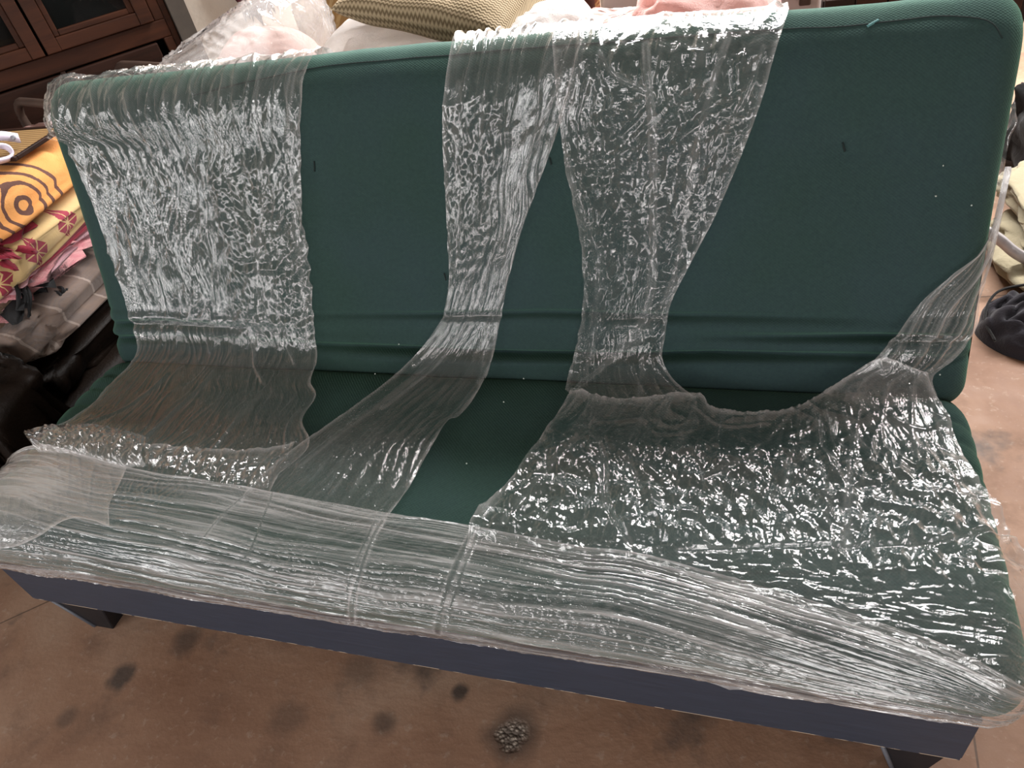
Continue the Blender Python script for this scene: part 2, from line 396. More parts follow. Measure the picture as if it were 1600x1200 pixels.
def puff(u, y, z, part):
    """cushion relief in metres along the outward normal"""
    h = 0.004*noise(u*3.1, z*4+y*4, 11)+0.0012*noise(u*14, z*16+y*16, 12)
    if part == 'back':
        front = sstep(.80, .70, y)
        wob = 0.006*np.sin(u*2.1+0.7)+0.004*noise(u*4.0, 0*u, 5)
        for zc, am, wd, sd in ((.476, -.016, .006, 21), (.442, -.036, .0062, 22), (.408, -.042, .0065, 23), (.425, .008, .012, 24), (.458, .006, .012, 26), (.388, .010, .014, 25)):
            zz = zc+wob+0.014*noise(u*1.3+sd, 0*u, sd)
            k = np.clip(0.72+1.6*noise(u*1.25+sd, 0*u+sd*.3, sd+1), 0, 1)
            k = k*(1-.75*np.exp(-((np.minimum(u-XL, XR-u))/.07)**2))
            h = h+front*am*k*np.exp(-((z-zz)/wd)**2)
        # side folds close to both ends
        e = np.exp(-((np.minimum(u-XL, XR-u)-0.0)/0.10)**2)
        for zc in (.47, .43, .395): h = h-front*e*0.0035*np.exp(-((z-zc-0.02*(u > -.5))/0.006)**2)
        h = h+0.010*np.exp(-((u+.55)/.75)**2)*sstep(.70, .92, z)       # crown of the top edge
        # shallow tuft dimples
        for tx, tz in ((.137, .753), (-.857, .763), (-.597, .544), (-.359, .754)):
            h = h-0.006*front*np.exp(-(((u-tx)/.03)**2+((z-tz)/.03)**2))
    else:
        top = sstep(.33, .36, z)
        e = np.exp(-((np.minimum(u-XL, XR-u))/0.09)**2)
        for yc in (.47, .42, .365, .30, .24, .17): h = h-e*0.007*np.exp(-((y-yc)/0.010)**2)*top
        h = h-0.010*top*np.exp(-((y-.30)/.20)**2)*(0.5+0.5*noise(u*1.3, y*2, 31))
        h = h-top*0.006*np.exp(-((y-.545-0.008*noise(u*5, 0*u, 9))/0.012)**2)
    return h
def prof_normals(P, closed=True):
    T = np.roll(P, -1, 0)-np.roll(P, 1, 0) if closed else np.gradient(P, axis=0)
    T = T/np.linalg.norm(T, axis=1)[:, None]
    nrm = np.stack([T[:, 1], -T[:, 0]], 1)
    return nrm
def orient_out(P, nrm):
    c = P.mean(0)
    return nrm if ((P-c)*nrm).sum() > 0 else -nrm
def cushion(name, prof, part, mat, parent):
    nrm = orient_out(prof, prof_normals(prof))
    us = np.concatenate([np.linspace(XL, XL+ER, 1), np.linspace(XL+ER, XR-ER, 320), np.linspace(XR, XR, 1)])
    st = []
    th = np.linspace(math.pi/2, 0, 14)[:-1]
    for t in th: st.append((XL+ER-ER*math.sin(t), ER*(1-math.cos(t)), math.sin(t)))
    xs = np.linspace(XL+ER, XR-ER, 340)
    for x in xs: st.append((x, 0, 0))
    for t in th[::-1]: st.append((XR-ER+ER*math.sin(t), ER*(1-math.cos(t)), math.sin(t)))
    st = np.array(st)
    U = st[:, 0][:, None]; d = st[:, 1][:, None]
    y = prof[:, 0][None]; z = prof[:, 1][None]
    h = puff(U+0*y, y+0*U, z+0*U, part)-d
    ns = 0.5*np.exp(-((np.minimum(U-XL, XR-U))/0.02)**2)
    X = U+0*y; Y = y+h*nrm[:, 0][None]; Z = z+h*nrm[:, 1][None]
    P = np.stack([X, Y, Z], -1)
    nu, nv = P.shape[:2]
    me = bpy.data.meshes.new(name)
    idx = np.arange(nu*nv).reshape(nu, nv); nx = np.roll(idx, -1, 1)
    F = np.stack([idx[:-1], idx[1:], nx[1:], nx[:-1]], -1).reshape(-1, 4).tolist()
    F.append(list(map(int, idx[0]))); F.append(list(map(int, idx[-1][::-1])))
    me.from_pydata(P.reshape(-1, 3).tolist(), [], F); me.update()
    bm = bmesh.new(); bm.from_mesh(me); bmesh.ops.recalc_face_normals(bm, faces=bm.faces); bm.to_mesh(me); bm.free()
    return link(name, me, mat, parent)

sofa = tag(empty('sofa_bed', (-.57, .3, 0)), 'long green fabric sofa bed with blue-grey front rail on the brown floor', 'sofa')
def kid(o, p=None):
    p = p or sofa
    o.parent = p; o.matrix_parent_inverse = Matrix.Translation(-Vector(p.matrix_world.translation if p.parent else p.location))
    return o
kid(cushion('seat_cushion', SEAT, 'seat', M['fabric'], None))
kid(cushion('back_cushion', BACK, 'back', M['fabric'], None))
# front rail with its chamfered ends
bm = bmesh.new()
pr = [(-1.468, .120), (-1.468, .252), (.330, .252), (.330, .120)]
v0 = [bm.verts.new((x, .0, z)) for x, z in pr]; v1 = [bm.verts.new((x, .028, z)) for x, z in pr]
bm.faces.new(v0); bm.faces.new(v1[::-1])
for k in range(4): bm.faces.new((v0[k], v0[(k+1) % 4], v1[(k+1) % 4], v1[k]))
bmesh.ops.bevel(bm, geom=list(bm.edges), offset=.003, segments=2, affect='EDGES')
rail = kid(from_bm('front_rail', bm, M['rail'], None, False))
for sx in (-1.45, .312):
    kid(box('side_rail', sx-.014, sx+.014, .03, .80, .14, .25, M['dark_leg'], bev=.003))
kid(box('rear_rail', -1.43, .295, .772, .80, .14, .25, M['dark_leg'], bev=.003))
for k in range(9):
    x = -1.33+k*.19
    kid(box('slat', x-.03, x+.03, .03, .77, .236, .250, M['dark_leg']))
def leg(x, w, y0, y1, s):
    bm = bmesh.new()
    top = [(-w/2, y0), (w/2, y0), (w/2, y1), (-w/2, y1)]
    bot = [(-w*.12+s*.0, y0+.004), (w*.22, y0+.004), (w*.22, y1-.004), (-w*.12, y1-.004)]
    a = [bm.verts.new((x+p, q, .12)) for p, q in top]; b = [bm.verts.new((x+p, q, .0)) for p, q in bot]
    bm.faces.new(a); bm.faces.new(b[::-1])
    for k in range(4): bm.faces.new((a[k], a[(k+1) % 4], b[(k+1) % 4], b[k]))
    bmesh.ops.bevel(bm, geom=list(bm.edges), offset=.002, segments=1, affect='EDGES')
    return from_bm('leg', bm, M['dark_leg'], None, False)
for (x, y0) in ((-1.37, .012), (.272, .012), (-1.37, .70), (.272, .70)):
    lg = kid(leg(x, .15 if x < 0 else .10, y0, y0+.05, 1))
    if y0 < .1:
        e = tube_bm([(x-(.075 if x < 0 else .05), y0-.001, .121), (x-(.018 if x < 0 else .012), y0+.003, .002)], .004, 6)  # pale strip drawn where the leg's edge catches light
        eo = from_bm('lit_edge_strip', e, M['leg_lit_edge']); eo.parent = lg; eo['label'] = 'paler strip, the lit leg edge put into colour'

# ------------------------------------------------------------------ surface the films lie on
FILMP = catmull([(.03, .20), (.004, .24), (.002, .262), (-.008, .286), (-.004, .319), (.018, .350), (.065, .370), (.18, .377), (.33, .380), (.44, .381), (.515, .392), (.556, .425), (.588, .48), (.637, .61), (.678, .73), (.708, .82), (.726, .875), (.752, .914), (.790, .935), (.830, .926), (.856, .885), (.851, .80), (.815, .66), (.765, .50)], 900)
FN = prof_normals(FILMP, False)
if (FN[450] @ np.array([-1, 1])) < 0: FN = -FN
FS = np.r_[0, np.cumsum(np.linalg.norm(np.diff(FILMP, axis=0), axis=1))]
def s_at(y, z):
    return float(FS[np.argmin((FILMP[:, 0]-y)**2+(FILMP[:, 1]-z)**2)])
def surf(u, s, h=0.0):
    y = np.interp(s, FS, FILMP[:, 0]); z = np.interp(s, FS, FILMP[:, 1])
    ny = np.interp(s, FS, FN[:, 0]); nz = np.interp(s, FS, FN[:, 1])
    l = np.hypot(ny, nz); ny, nz = ny/l, nz/l
    a, b = XL+ER, XR-ER
    thL = np.clip((a-u)/ER, 0, None); thR = np.clip((u-b)/ER, 0, None); th = np.maximum(thL, thR); sg = np.where(thR > 0, 1.0, -1.0)
    tc = np.minimum(th, math.pi/2)
    d = ER*(1-np.cos(tc))+ER*(th-tc)
    x = np.where(th > 0, np.where(sg > 0, b, a)+sg*ER*np.sin(tc), u)
    uc = np.clip(x, XL, XR)
    pb = np.where(z > .40, puff(uc, y, z, 'back')*sstep(.40, .50, z), puff(uc, y, z, 'seat')*sstep(.54, .40, y))
    hh = np.maximum(pb, 0)+np.minimum(pb, 0)*.6-d
    cx, cn = np.sin(tc)*sg, np.cos(tc)
    P = np.stack([x+cx*h, y+ny*hh+ny*cn*h, z+nz*hh+nz*cn*h], -1)
    return P
_gu = np.linspace(XL-.06, XR+.06, 900); _gs = np.linspace(0, s_at(.856, .885), 760)
_GU, _GS = np.meshgrid(_gu, _gs)
_GP = surf(_GU, _GS)
_v = (_GP-CC) @ CR
_px = np.stack([800+CF*_v[..., 0]/_v[..., 2], 600+CF*_v[..., 1]/_v[..., 2]], -1)
_du = np.gradient(_GP, axis=1); _ds = np.gradient(_GP, axis=0)
_n = np.cross(_du, _ds); _face = (_n*(CC-_GP)).sum(-1)
if np.median(_face) < 0: _face = -_face
_px[_face <= 0] = 1e6
def us(p):
    """pixel of the photograph -> (u, s) on the sofa surface; ('s', u, s) passes through"""
    if p[0] == 's': return (p[1], p[2])
    d = (_px[..., 0]-p[0])**2+(_px[..., 1]-p[1])**2
    k = np.unravel_index(np.argmin(d), d.shape)
    return (float(_GU[k]), float(_GS[k]))
def resample(pts, n, smooth=True):
    q = np.array([us(p) for p in pts])
    if smooth and len(q) > 2: return catmull(q, n)
    d = np.r_[0, np.cumsum(np.linalg.norm(np.diff(q, axis=0), axis=1))]; t = np.linspace(0, d[-1], n)
    return np.stack([np.interp(t, d, q[:, k]) for k in (0, 1)], 1)
def coons(top, bottom, left, right, nu, nv):
    T, B = resample(top, nu), resample(bottom, nu); L, R = resample(left, nv), resample(right, nv)
    a = np.linspace(0, 1, nu)[None, :, None]; b = np.linspace(0, 1, nv)[:, None, None]
    return ((1-b)*T[None]+b*B[None]+(1-a)*L[:, None]+a*R[:, None]
            - ((1-a)*(1-b)*T[0]+a*(1-b)*T[-1]+(1-a)*b*B[0]+a*b*B[-1]))
def poly_dist(Q, pts):
    q = resample(pts, 50); best = np.full(Q.shape[:2], 9.0)
    for p0, p1 in zip(q[:-1], q[1:]):
        d = p1-p0; L2 = max(float(d @ d), 1e-12)
        t = np.clip(((Q-p0) @ d)/L2, 0, 1)
        best = np.minimum(best, np.hypot(Q[..., 0]-p0[0]-t*d[0], Q[..., 1]-p0[1]-t*d[1]))
    return best
def film(name, Q, hfun, mat, parent=None, edges=(1, 1, 0, 0), base=.0035, haze=.07, edge_w=.007, edge_h=1.1, hazefun=None, uvrot=False, overband=False, folds=(), seat_flat=1.0):
    """Q: (nv, nu, 2) surface coordinates. hfun(a, l, u, s) -> wrinkle height and streak weight (metres from the two edges, metres along)"""
    P0 = surf(Q[..., 0], Q[..., 1])
    la = np.concatenate([np.zeros((Q.shape[0], 1)), np.cumsum(np.linalg.norm(np.diff(P0, axis=1), axis=2), axis=1)], 1)
    lb = np.concatenate([np.zeros((1, Q.shape[1])), np.cumsum(np.linalg.norm(np.diff(P0, axis=0), axis=2), axis=0)], 0)
    W = la[:, -1:]; Lm = lb[-1:, :]
    wm = W.mean(); lm = Lm.mean()
    a = (la/np.maximum(W, 1e-6)-.5)*(0.35*W+0.65*wm)      # pleats gather where the strip narrows
    l = lb
    h, streak = hfun(a, l, Q[..., 0], Q[..., 1])
    if seat_flat < 1: h = h*(seat_flat+(1-seat_flat)*sstep(.39, .46, P0[..., 2]))
    ed = np.zeros_like(la)
    jit = .6+.8*np.abs(noise(l*14, a*0, 41))
    if edges[0]: ed = np.maximum(ed, np.exp(-(la/(edge_w*jit))**2))
    if edges[1]: ed = np.maximum(ed, np.exp(-((W-la)/(edge_w*jit))**2))
    if edges[2]: ed = np.maximum(ed, np.exp(-(lb/edge_w)**2))
    if edges[3]: ed = np.maximum(ed, np.exp(-((Lm-lb)/edge_w)**2))
    streak = streak*(.45+.55*sstep(.40, .46, P0[..., 2])) if not overband else streak
    if not overband:
        ub = under_band(Q[..., 0], Q[..., 1]); h = h*(1-.85*ub); streak = streak*(1-.6*ub)
    for k, (pts, wd, hz_) in enumerate(folds):       # long pleats that can be followed by eye
        d = poly_dist(Q, pts); wj = wd*(.65+.6*np.abs(noise(la*9, lb*9, 700+k)))
        g = np.exp(-(d/wj)**2); h = h*(1-.5*g)+(.0015 if overband else .006)*g; rim = np.exp(-((d-wj)/(.0022))**2)
        streak = streak*(1-g)+hz_*(.35*g+.65*rim)*(.6+.6*np.abs(noise(la*20, lb*14, 720+k)))
    h = base+np.maximum(h, -base*.6)+ed*.0025
    P = surf(Q[..., 0], Q[..., 1], h)
    hz = np.clip(haze+edge_h*ed+1.6*streak, 0, 2.2)
    if hazefun is not None: hz = np.clip(hz+hazefun(a, l, Q[..., 0], Q[..., 1]), 0, 2.2)
    uv = np.stack([a, l], -1) if not uvrot else np.stack([l, a], -1)
    return grid_mesh(name, P, mat, parent, {'haze': hz}, uv)
_fr = np.random.RandomState(21)
_FD = [(_fr.normal(0, .35) if k < 5 else _fr.uniform(-1.5, 1.5), 12+7*k if k < 5 else 14+6*(k-5), _fr.rand()*9) for k in range(9)]
def facets(u, s, slope=.16, scale=1.0, seed=0):
    """crumpled sheet: flat facets meeting in sharp creases"""
    h = 0
    for k, (an, fq, ph) in enumerate(_FD):
        fq = fq*scale; t = u*math.cos(an)+s*math.sin(an)
        ph_ = ph+1.1*noise(u*5*scale+k, s*4*scale, seed+900+k)+.35*noise(u*14*scale, s*9*scale+k, seed+930+k)
        tri = np.abs(((t*fq+ph_) % 1.0)*2-1)
        h = h+tri*slope/(2*fq)*np.clip(.55+1.1*noise(u*4*scale-k, s*4*scale+2*k, seed+960+k), 0, 1.2)
    return h
def wrinkle(sd, f1=34, l1=3.0, A1=.006, f2=95, l2=8, A2=.0022, cf=26, cA=.003, skew=0.0, k1=.28, k2=.12, crmask=None, puffA=.006, warp=1.0):
    def f(a, l, u, s):
        w_ = .035*noise(a*4, l*2.2, sd)+.012*warp*noise(a*13, l*9, sd+11)+skew*l
        x = a+w_
        r1 = ridge(x*f1, l*l1, sd+1, 3); r2 = ridge(x*f2, l*l2, sd+2, 2.5)
        c1 = ridge(a*cf+noise(a*9, l*9, sd+6)*.8, l*cf+noise(a*9, l*9, sd+7)*.8, sd+3, 3); c2 = ridge(a*cf*2.3, l*cf*2.1, sd+4, 3)
        m1 = np.clip(.5+.9*noise(a*6, l*3, sd+5), .05, 1)
        cm = crmask(a, l, u, s) if crmask is not None else np.clip(.3+1.2*noise(a*7, l*5, sd+8), 0, 1)
        h = A1*r1*(1-.75*cm)+A2*r2*m1*(1-.5*cm)+cm*(cA*.22*(c1+.45*c2)+facets(a, l, .08+cA*24, 1.35, sd)+facets(a+.7, l, .14, 3.0, sd+3))+puffA*(.5+.5*noise(a*9, l*5, sd+9))
        return h, k1*r1**1.6*(1-.5*cm)+k2*r2**1.6*m1+.03*cm*c1**4
    return f
S_R = s_at(.836, .74)
S_B = s_at(.002, .262)
_bt = np.array([(XL-.05, s_at(.12, .374))]+[us(p_) for p_ in ((62, 702), (205, 735), (400, 768), (600, 805), (740, 828), (900, 858), (1000, 869), (1200, 925), (1400, 985), (1530, 1035))]+[(XR+.04, s_at(-.006, .31))])
def under_band(u, s): return sstep(.0, .03, np.interp(u, _bt[:, 0], _bt[:, 1])-s)
def u_of(p): return us(p)[0]
def plastic(label):
    return tag(empty('plastic_film', (-.5, .3, .4)), label, 'plastic film')
def onto(o, p):
    o.parent = p; o.matrix_parent_inverse = Matrix.Translation(-Vector(p.location)); return o

# --- sheet over the left end
pA = plastic('wide clear plastic film draped over the left end of the green sofa')
uA = u_of((492, 96))
A_top = [('s', XL-.04, S_R), ('s', uA, S_R)]
A_left = [('s', XL-.04, S_R), ('s', XL-.045, s_at(.80, .933)), ('s', XL-.045, s_at(.725, .875)), (80, 216), (110, 223), (119, 245), (150, 320), (178, 400), (206, 490), (218, 545), (205, 572), (178, 600), (140, 640), (95, 668), (60, 690), (62, 706), (78, 722)]
A_right = [('s', uA, S_R), ('s', uA, s_at(.82, .93)), (490, 98), (479, 150), (475, 230), (484, 330), (493, 430), (497, 520), (496, 572), (488, 600), (496, 622), (475, 660), (486, 690), (478, 712), (440, 745), (424, 775)]
A_bot = [(78, 722), (235, 750), (424, 775)]
def A_cr(a, l, u, s): return np.clip(sstep(.02, .10, a)*sstep(.40, .52, l)*sstep(.92, .8, l)*1.1+.25*np.clip(noise(a*8, l*5, 77)*1.5, 0, 1), 0, 1)
onto(film('film_drape', coons(A_top, A_bot, A_left, A_right, 300, 420), wrinkle(100, 38, 6.5, .0075, 100, 20, .0046, 24, .006, .16, .20, .20, A_cr, warp=1.6), M['film'], seat_flat=.32, folds=(
    ([(464, 118), (460, 230), (470, 340), (481, 450), (483, 545)], .006, .8), ([(412, 112), (404, 170), (420, 300), (410, 420), (404, 545)], .004, .6), ([(335, 150), (358, 240), (388, 330), (418, 440), (440, 545)], .005, .5),
    ([(205, 160), (222, 250), (262, 350), (300, 450), (330, 550)], .005, .4), ([(425, 420), (440, 480), (452, 540), (462, 570)], .004, .6), ([(395, 520), (400, 570), (412, 600)], .004, .7),
    ([(345, 575), (280, 640), (225, 690)], .006, .30), ([(425, 600), (372, 660), (335, 706)], .005, .30), ([(262, 590), (200, 640), (120, 670)], .007, .25), ([(474, 640), (452, 670), (448, 706)], .005, .5)), edges=(1, 1, 0, 0), haze=.13), pA)
A2 = coons([(60, 684), (112, 672), (180, 676), (238, 692)], [(66, 712), (130, 718), (195, 736), (232, 732)], [(60, 684), (56, 696), (66, 712)], [(238, 692), (240, 712), (232, 732)], 130, 60)
def roll(a, l, u, s):
    t = (l/np.maximum(l[-1:], 1e-5))
    return .030*np.sqrt(np.clip(1-(2*t-1)**2, 0, 1))+.008*ridge(a*30, l*22, 5, 2)+.004*ridge(a*75, l*60, 6, 2), .12*ridge(a*50, l*40, 6, 3)
ro = onto(film('rolled_fold', A2, roll, M['film_crumple'], haze=.10, edges=(0, 0, 1, 1)), pA); ro['label'] = 'crumpled rolled-up fold at the seat corner'
A3 = coons([(235, 708), (300, 712), (380, 718), (470, 706)], [(240, 740), (300, 752), (370, 764), (424, 772)], [(235, 708), (240, 740)], [(470, 706), (424, 772)], 110, 50)
onto(film('loose_fold', A3, wrinkle(130, 8, 12, .004, 40, 40, .003, 22, .008, 0, .05, .05, lambda a, l, u, s: 0*a+1, .012), M['film_crumple'], haze=.06, edges=(0, 0, 1, 0)), pA)

# --- narrow strip second from left
pB = plastic('narrow twisted clear plastic strip left of the sofa middle, running down to the front edge')
uBl, uBr = u_of((712, 72)), u_of((918, 54))
B_left = [('s', uBl, S_R), ('s', uBl, s_at(.82, .93)), (711, 74), (703, 110), (697, 200), (702, 300), (706, 400), (698, 480), (680, 520), (645, 562), (590, 612), (520, 665), (450, 715), (395, 762), (375, 792)]
B_right = [('s', uBr, S_R), ('s', uBr, s_at(.82, .93)), (916, 58), (905, 95), (880, 186), (842, 290), (812, 380), (790, 470), (773, 560), (756, 605), (722, 652), (700, 668), (668, 718), (640, 770), (608, 812), (597, 832)]
def B_cr(a, l, u, s): return np.clip(sstep(.04, -.02, a)*sstep(.32, .42, l)*sstep(.75, .6, l)+.15, 0, 1)
onto(film('film_strip', coons([('s', uBl, S_R), ('s', uBr, S_R)], [(375, 792), (480, 814), (597, 832)], B_left, B_right, 190, 420), wrinkle(200, 42, 1.6, .0085, 120, 7, .0042, 24, .006, -.02, .24, .20, B_cr), M['film'], seat_flat=.45, folds=(
    ([(872, 88), (832, 170), (802, 250), (772, 340), (738, 430), (702, 510), (650, 570)], .009, .55), ([(878, 120), (852, 180), (812, 290), (772, 400), (742, 490), (692, 560), (600, 640)], .005, .7),
    ([(760, 150), (754, 200), (764, 300), (746, 380)], .003, .5), ([(812, 340), (792, 420), (770, 510), (752, 600)], .010, .6), ([(720, 130), (716, 220), (722, 320), (716, 430)], .004, .5),
    ([(700, 520), (650, 590), (560, 660), (470, 730)], .008, .5), ([(760, 600), (716, 650), (672, 700), (640, 760)], .007, .4)), edges=(1, 1, 0, 0), haze=.12), pB)

# --- big sheet on the right: back strip, seat cover and the twist coming round the right end
pC = plastic('large clear plastic sheet covering the right half of the green sofa seat')
uCl, uCr = u_of((866, 58)), u_of((1230, 28))
C_left = [('s', uCl, S_R), ('s', uCl, s_at(.82, .93)), (867, 62), (868, 105), (876, 182), (886, 250), (905, 330), (916, 400), (917, 480), (905, 545), (890, 595), (885, 618)]
C_right = [('s', uCr, S_R), ('s', uCr, s_at(.82, .93)), (1229, 30), (1208, 95), (1182, 180), (1150, 262), (1115, 340), (1080, 408), (1050, 470), (1041, 520), (1036, 560), (1050, 595), (1090, 630)]
def C_cr(a, l, u, s): return np.clip(sstep(.24, .36, l)*sstep(.98, .85, l)*np.clip(.75+noise(a*7, l*4, 310), .15, 1), 0, 1)
onto(film('back_strip', coons([('s', uCl, S_R), ('s', uCr, S_R)], [(885, 618), (960, 640), (1090, 630)], C_left, C_right, 230, 380), wrinkle(300, 24, 2.2, .008, 90, 8, .003, 19, .014, .03, .12, .08, C_cr), M['film_glint'], folds=(
    ([(1012, 80), (1020, 160), (1022, 240), (1024, 330), (1021, 420), (1012, 480), (985, 530), (930, 590), (897, 616)], .006, .9), ([(1142, 60), (1112, 140), (1086, 240), (1070, 340), (1062, 400), (1040, 470)], .004, .7),
    ([(914, 72), (906, 110), (892, 160), (878, 188)], .005, .7), ([(1078, 412), (1052, 450), (1022, 500), (988, 545)], .006, .6), ([(892, 260), (918, 340), (940, 400), (935, 500), (915, 590)], .004, .5),
    ([(1120, 340), (1090, 400), (1058, 455)], .012, .5), ([(940, 90), (965, 120), (1010, 140)], .003, .5), ([(1005, 560), (1003, 600), (1000, 624)], .004, .5), ([(1192, 80), (1165, 150), (1130, 210)], .003, .4)), haze=.13), pC)
E_top = [(895, 612), (960, 628), (1085, 622), (1112, 642), (1180, 653), (1250, 641), (1320, 594), (1375, 560), (1445, 585)]
uE = XR+.045
E_right = [(1445, 585), (1456, 620), (1478, 655), (1492, 700), (1512, 750), (1545, 828), ('s', XR+.02, s_at(.10, .372)), ('s', uE, s_at(.0, .353)), ('s', uE, s_at(-.008, .286))]
E_left = [(895, 612), (850, 690), (800, 760), (760, 805), (740, 830), (728, 858)]
E_bot = [(728, 858), (900, 888), (1000, 900), (1200, 958), (1400, 1018), (1530, 1066), ('s', uE, s_at(-.008, .286))]
def E_h(a, l, u, s):
    y = np.interp(s, FS, FILMP[:, 0])
    front = sstep(.16, .07, y); mid = sstep(.40, .30, y)*(1-front); backp = 1-front-mid
    w_ = .05*noise(a*3, l*3, 401)-.25*a*l
    r1 = ridge((a+w_)*26, l*2.5, 402, 3); r2 = ridge((a+w_)*70, l*6, 403, 3)
    n1 = noise(u*10, s*10, 404); n2 = noise(u*10, s*10, 405)
    c1 = ridge(u*20+n1, s*15+n2, 406, 3); c2 = ridge(u*46+n1, s*38+n2, 407, 3); c3 = ridge(u*11+n2, s*7+n1, 408, 4)
    q1 = ridge(u*7+n1*.4, s*48+n2*.8, 409, 3); q2 = ridge(u*15, s*95+n1, 410, 2.5)
    h = backp*(.004*r1+.0015*r2+.004*c3)+mid*(facets(u, s, .20, 1.0, 41)+facets(u*1.0+.3, s*.8, .20, 2.6, 55)+.0016*c2+.004*c3+.003*r1)+front*(.0030*q1+.0020*q2+facets(u*.5, s, .16, 2.0, 43)+.0015*c2)
    st = backp*(.60*r1**1.5+.45*r2**1.5)+mid*(.12*r1**4+.03*c2**4)+front*(.30*q1**4+.22*q2**4)
    return h+.010*(.5+.5*noise(u*6, s*5, 411))*(1-front*.6), st
onto(film('seat_cover', coons(E_top, E_bot, E_left, E_right, 420, 330), E_h, M['film_crumple'], haze=.15, edges=(1, 1, 1, 0), folds=(
    ([(925, 632), (920, 670), (944, 722), (950, 800), (985, 862)], .005, .5), ([(1012, 655), (985, 722), (1000, 780)], .004, .3), ([(1345, 620), (1328, 720), (1322, 800), (1320, 866)], .004, .6), ([(1382, 620), (1376, 680), (1386, 745)], .004, .4),
    ([(1425, 610), (1423, 680), (1436, 728)], .004, .5), ([(900, 622), (852, 690), (792, 772), (760, 820)], .006, .6), ([(960, 640), (902, 700), (832, 780), (792, 828)], .005, .4), ([(1230, 652), (1172, 722), (1100, 764)], .005, .3),
    ([(1270, 640), (1240, 720), (1225, 790)], .004, .35), ([(1462, 640), (1480, 700), (1505, 770), (1540, 840)], .009, .6), ([(1060, 872), (1200, 870), (1330, 868), (1460, 862), (1558, 846)], .004, .5), ([(1085, 640), (1130, 672), (1200, 668)], .004, .3))), pC)
D_left = [(1566, 262), (1560, 302), (1532, 378), (1482, 430), (1434, 470), (1394, 520), (1362, 562), (1322, 592), (1285, 622)]
D_right = [(1570, 262), (1567, 300), (1558, 335), (1541, 400), (1525, 450), (1510, 500), (1482, 560), (1452, 597), (1462, 632)]
def D_h(a, l, u, s):
    r1 = ridge((a-.02*l)*36, l*1.2, 501, 3); r2 = ridge(a*105, l*4, 502, 3)
    return .008*r1+.003*r2+.022*np.exp(-((l-.33)/.10)**2), .9*r1**1.5+.6*r2**1.5
onto(film('side_twist', coons([(1566, 262), (1570, 262)], [(1285, 622), (1370, 640), (1462, 632)], D_left, D_right, 130, 240), D_h, M['film'], haze=.10, edge_w=.009), pC)
tail = [((1577, 92), .012), ((1584, 135), .03), ((1588, 175), .05), ((1591, 195), .06), ((1580, 215), .06), ((1572, 240), .055), ((1570, 262), .03), ((1566, 300), .02)]
o3 = np.array([at(p, y=.80) for p, q in tail]); i3 = o3-np.array([[q, -.01, 0] for p, q in tail])
o3 = catmull(o3, 60); i3 = catmull(i3, 60)
tt = np.linspace(0, 1, 24)[None, :, None]
TP = i3[:, None]*(1-tt)+o3[:, None]*tt
uu, vv = np.meshgrid(np.linspace(0, .05, 24), np.linspace(0, .3, 60))
TP[..., 1] += .010*noise(uu*60, vv*12, 511)+.006*ridge(uu*120, vv*25, 512)
onto(grid_mesh('side_tail', TP, M['film_crumple'], None, {'haze': np.clip(.16+.3*ridge(uu*90, vv*14, 513, 3), 0, .8)}, np.stack([uu, vv], -1)), pC)

# --- stretched band round the front edge
pF = plastic('stretched clear plastic band wrapped along the whole front edge of the sofa seat')
s_l = s_at(.12, .374); s_rt = s_at(-.006, .31)
F_top = [('s', XL-.05, s_l), (62, 702), (205, 735), (400, 768), (600, 805), (740, 828), (900, 858), (1000, 869), (1200, 925), (1400, 985), (1530, 1035), ('s', XR+.04, s_rt)]
F_bot = [('s', XL-.05, S_B), ('s', -.6, S_B), ('s', XR+.03, S_B)]
def F_h(a, l, u, s):
    # a runs along the sofa, l down the front; pulled lines fan slightly
    t = l/np.maximum(l[-1:], 1e-5)
    v = t*.20+.012*noise(u*2.2, t*2, 601)+.004*noise(u*7, t*5, 602)
    q1 = ridge(u*1.1, v*70, 603, 5); q2 = ridge(u*2.2, v*170, 604, 4); q3 = ridge(u*5, v*380, 605, 3)
    c = ridge(u*60+noise(u*9, v*30, 606), v*55, 607, 3)*np.clip(noise(u*3.5, v*14, 608)*1.6, 0, 1)
    x = ridge(u*38+v*60, v*9, 609, 6)*np.clip(.2+noise(u*2.3, v*8, 610), 0, 1)
    low = sstep(.86, .97, t)
    h = .0024*q1+.0020*q2+.0011*q3+.0022*c+.003*low*ridge(u*3, v*120, 611)
    st = 1.0*q1+.95*q2*np.clip(.6+noise(u*1.7, v*30, 613), .1, 1)+.40*q3+.5*x+.15*c**2+.15*low*(.5+.5*noise(u*8, v*40, 612))
    return h, st
onto(film('stretched_band', coons(F_top, F_bot, [('s', XL-.05, s_l), ('s', XL-.05, S_B)], [('s', XR+.04, s_rt), ('s', XR+.03, S_B)], 900, 170), F_h, M['film_band'], overband=True, folds=(
    ([(742, 830), (708, 905), (686, 980)], .007, 1.1), ([(752, 832), (722, 905), (702, 975)], .003, .6), ([(600, 820), (588, 838), (566, 900), (553, 962)], .006, 1.1), ([(588, 818), (560, 880), (545, 940)], .003, .5),
    ([(395, 770), (350, 810), (318, 852)], .003, .8), ([(430, 775), (400, 850), (380, 880)], .003, .4), ([(1360, 960), (1460, 1000), (1560, 1052)], .004, .5)), edges=(0, 0, 1, 1), haze=.06, base=.007, edge_w=.005, edge_h=.9), pF)
F2 = coons([('s', XL-.05, s_l), (62, 703), (130, 716), (206, 737)], [('s', XL-.05, s_at(-.004, .319)), (8, 853), (62, 842), (115, 816), (150, 818), (180, 828)], [('s', XL-.05, s_l), ('s', XL-.05, s_at(-.004, .319))], [(206, 737), (190, 772), (178, 798), (180, 828)], 150, 110)
